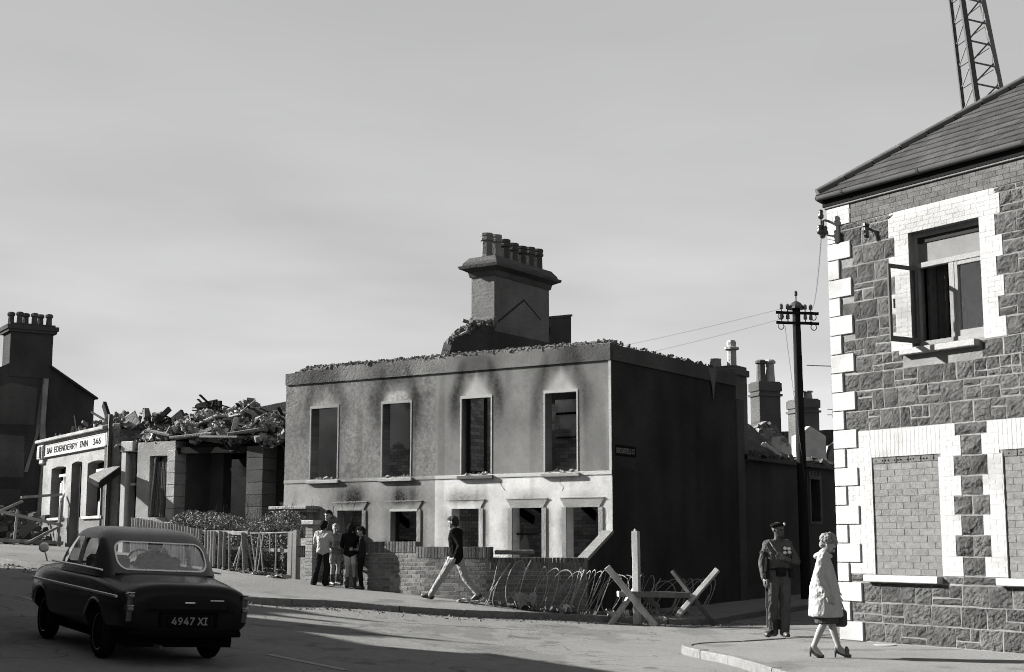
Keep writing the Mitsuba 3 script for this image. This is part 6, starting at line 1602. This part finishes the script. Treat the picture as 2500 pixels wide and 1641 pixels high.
def paper(x, y, s, h, seed, label, tone=.6, dz=0.0):
    r = np.random.RandomState(seed)
    n = 7
    u, v = np.meshgrid(np.linspace(-.5, .5, n), np.linspace(-.5, .5, n), indexing='ij')
    q = np.stack([u * s, v * s * .8, 0 * u], -1) + r.normal(size=(n, n, 3)) * np.array([.08, .08, .0]) * s
    q[..., 2] = r.uniform(0, 1, (n, n)) * h
    q = q.reshape(-1, 3)
    a = math.radians(r.uniform(0, 360)); c_, s_ = math.cos(a), math.sin(a)
    q = q @ np.array([[c_, -s_, 0], [s_, c_, 0], [0, 0, 1]]).T + [x, y, G(x, y) + dz + .004]
    f = []
    for i in range(n - 1):
        for j in range(n - 1):
            k = i * n + j
            f += [[k, k + n, k + n + 1], [k, k + n + 1, k + 1]]
    solo('paper_scrap', (q, f), 'paint', tone, label, 'paper', 'scraps of paper littering the pavement')
paper(.25, 28.38, .42, .36, 1, 'large crumpled grey paper at the foot of the wall under the wire', .36)
paper(1.05, 28.2, .24, .2, 2, 'upright white scrap of paper on the kerb under the barbed wire', .75)
paper(1.98, 28.1, .3, .16, 3, 'long white crumpled paper on the kerb left of the knife rest', .7)
paper(2.18, 27.9, .16, .2, 4, 'small white scrap between the legs of the knife rest', .7, ROAD * .3)
paper(2.88, 27.85, .2, .1, 5, 'flat white scrap right of the near stake of the knife rest', .7, ROAD * .3)
paper(-1.0, 28.75, .3, .08, 6, 'flat white litter on the pavement between the striding legs', .7)
paper(-.75, 28.7, .22, .06, 7, 'small flat white litter near the front shoe of the walker', .7)
paper(-5.2, 31.6, .3, .05, 8, 'flat white paper on the pavement near the fence post', .7)
paper(-5.75, 32.0, .22, .05, 9, 'white scrap of paper at the foot of the leaning slats', .7)
paper(-6.05, 32.2, .16, .05, 10, 'small white scrap at the foot of the fence', .6)
solo('paper_disc', lathe([(.17, .0), (.16, .008), (.01, .01)], (5.55, 21.55, G(5.55, 21.55) + .004), 20), 'paint', .5, 'pale flat round cover in the pavement under the bricked up window', 'cover plate')
sh = solo('shoe', cat(blob([[((4.46, 19.28, .04), (.025, .03, .03)), ((4.455, 19.28, .1), (.032, .03, .035)), ((4.45, 19.28, .13), .022)]], .02, 2)), 'iron', .07, 'dark oval object standing on the pavement at the toe of the woman', 'object', smooth=True)
nr = np.random.RandomState(12)
X = np.concatenate([nr.uniform(-.5, 3.6, 260), nr.uniform(-6.6, -4.9, 60)])
Y = np.concatenate([np.interp(X[:260], [-.5, .3, 1.2, 1.7, 2.6, 3.6], [28.85, 28.6, 28.5, 28.6, 29.0, 29.6]) + nr.normal(0, .13, 260), np.interp(X[260:], [-6.6, -4.9], [32.75, 31.6]) + nr.normal(0, .06, 60)])
dk_ = key('debris')
labels[dk_] = {'label': 'loose brick rubble and dirt along the foot of the walls', 'category': 'debris', 'kind': 'stuff'}
scene[dk_] = mikit.ply(scatter([np.array([x, y, G(x, y) + .02]) for x, y in zip(X, Y)], nr.uniform(.03, .17, len(X)), 8), 'brick', uv=np.tile([.16, .5], (1, 1))) if False else None
mm_ = scatter([np.array([x, y, G(x, y) + .02]) for x, y in zip(X, Y)], nr.uniform(.03, .17, len(X)), 8)
scene[dk_] = mikit.ply(mm_, 'brick', False, uv=np.tile([.16, .5], (len(mm_.vertices), 1)))

pts_ = resample(KERB_L, .02)[0]
pts_ = pts_[(pts_[:, 1] < 33) & (pts_[:, 0] > -11) & (pts_[:, 0] < 4.2)]
t_ = np.gradient(pts_, axis=0); t_ /= np.linalg.norm(t_, axis=1, keepdims=True)
ix = nr.randint(0, len(pts_), 900)
off_ = .09 + nr.uniform(0, 1, 900) ** 2.2 * .8
gp_ = pts_[ix] - np.stack([-t_[ix, 1], t_[ix, 0]], -1) * off_[:, None]
if (gp_[:, 1] > pts_[ix][:, 1]).mean() > .5:
    gp_ = pts_[ix] + np.stack([-t_[ix, 1], t_[ix, 0]], -1) * off_[:, None]
g_m = scatter([np.array([x, y, z]) for (x, y), z in zip(gp_, G(gp_[:, 0], gp_[:, 1]) + ROAD + .006)], nr.uniform(.015, .07, 900), 23, .5)
gk = put('grit', g_m, 'stone', .26)
labels[gk] = {'label': 'grit and small brick crumbs lying in the gutter along the kerb', 'category': 'grit', 'kind': 'stuff'}
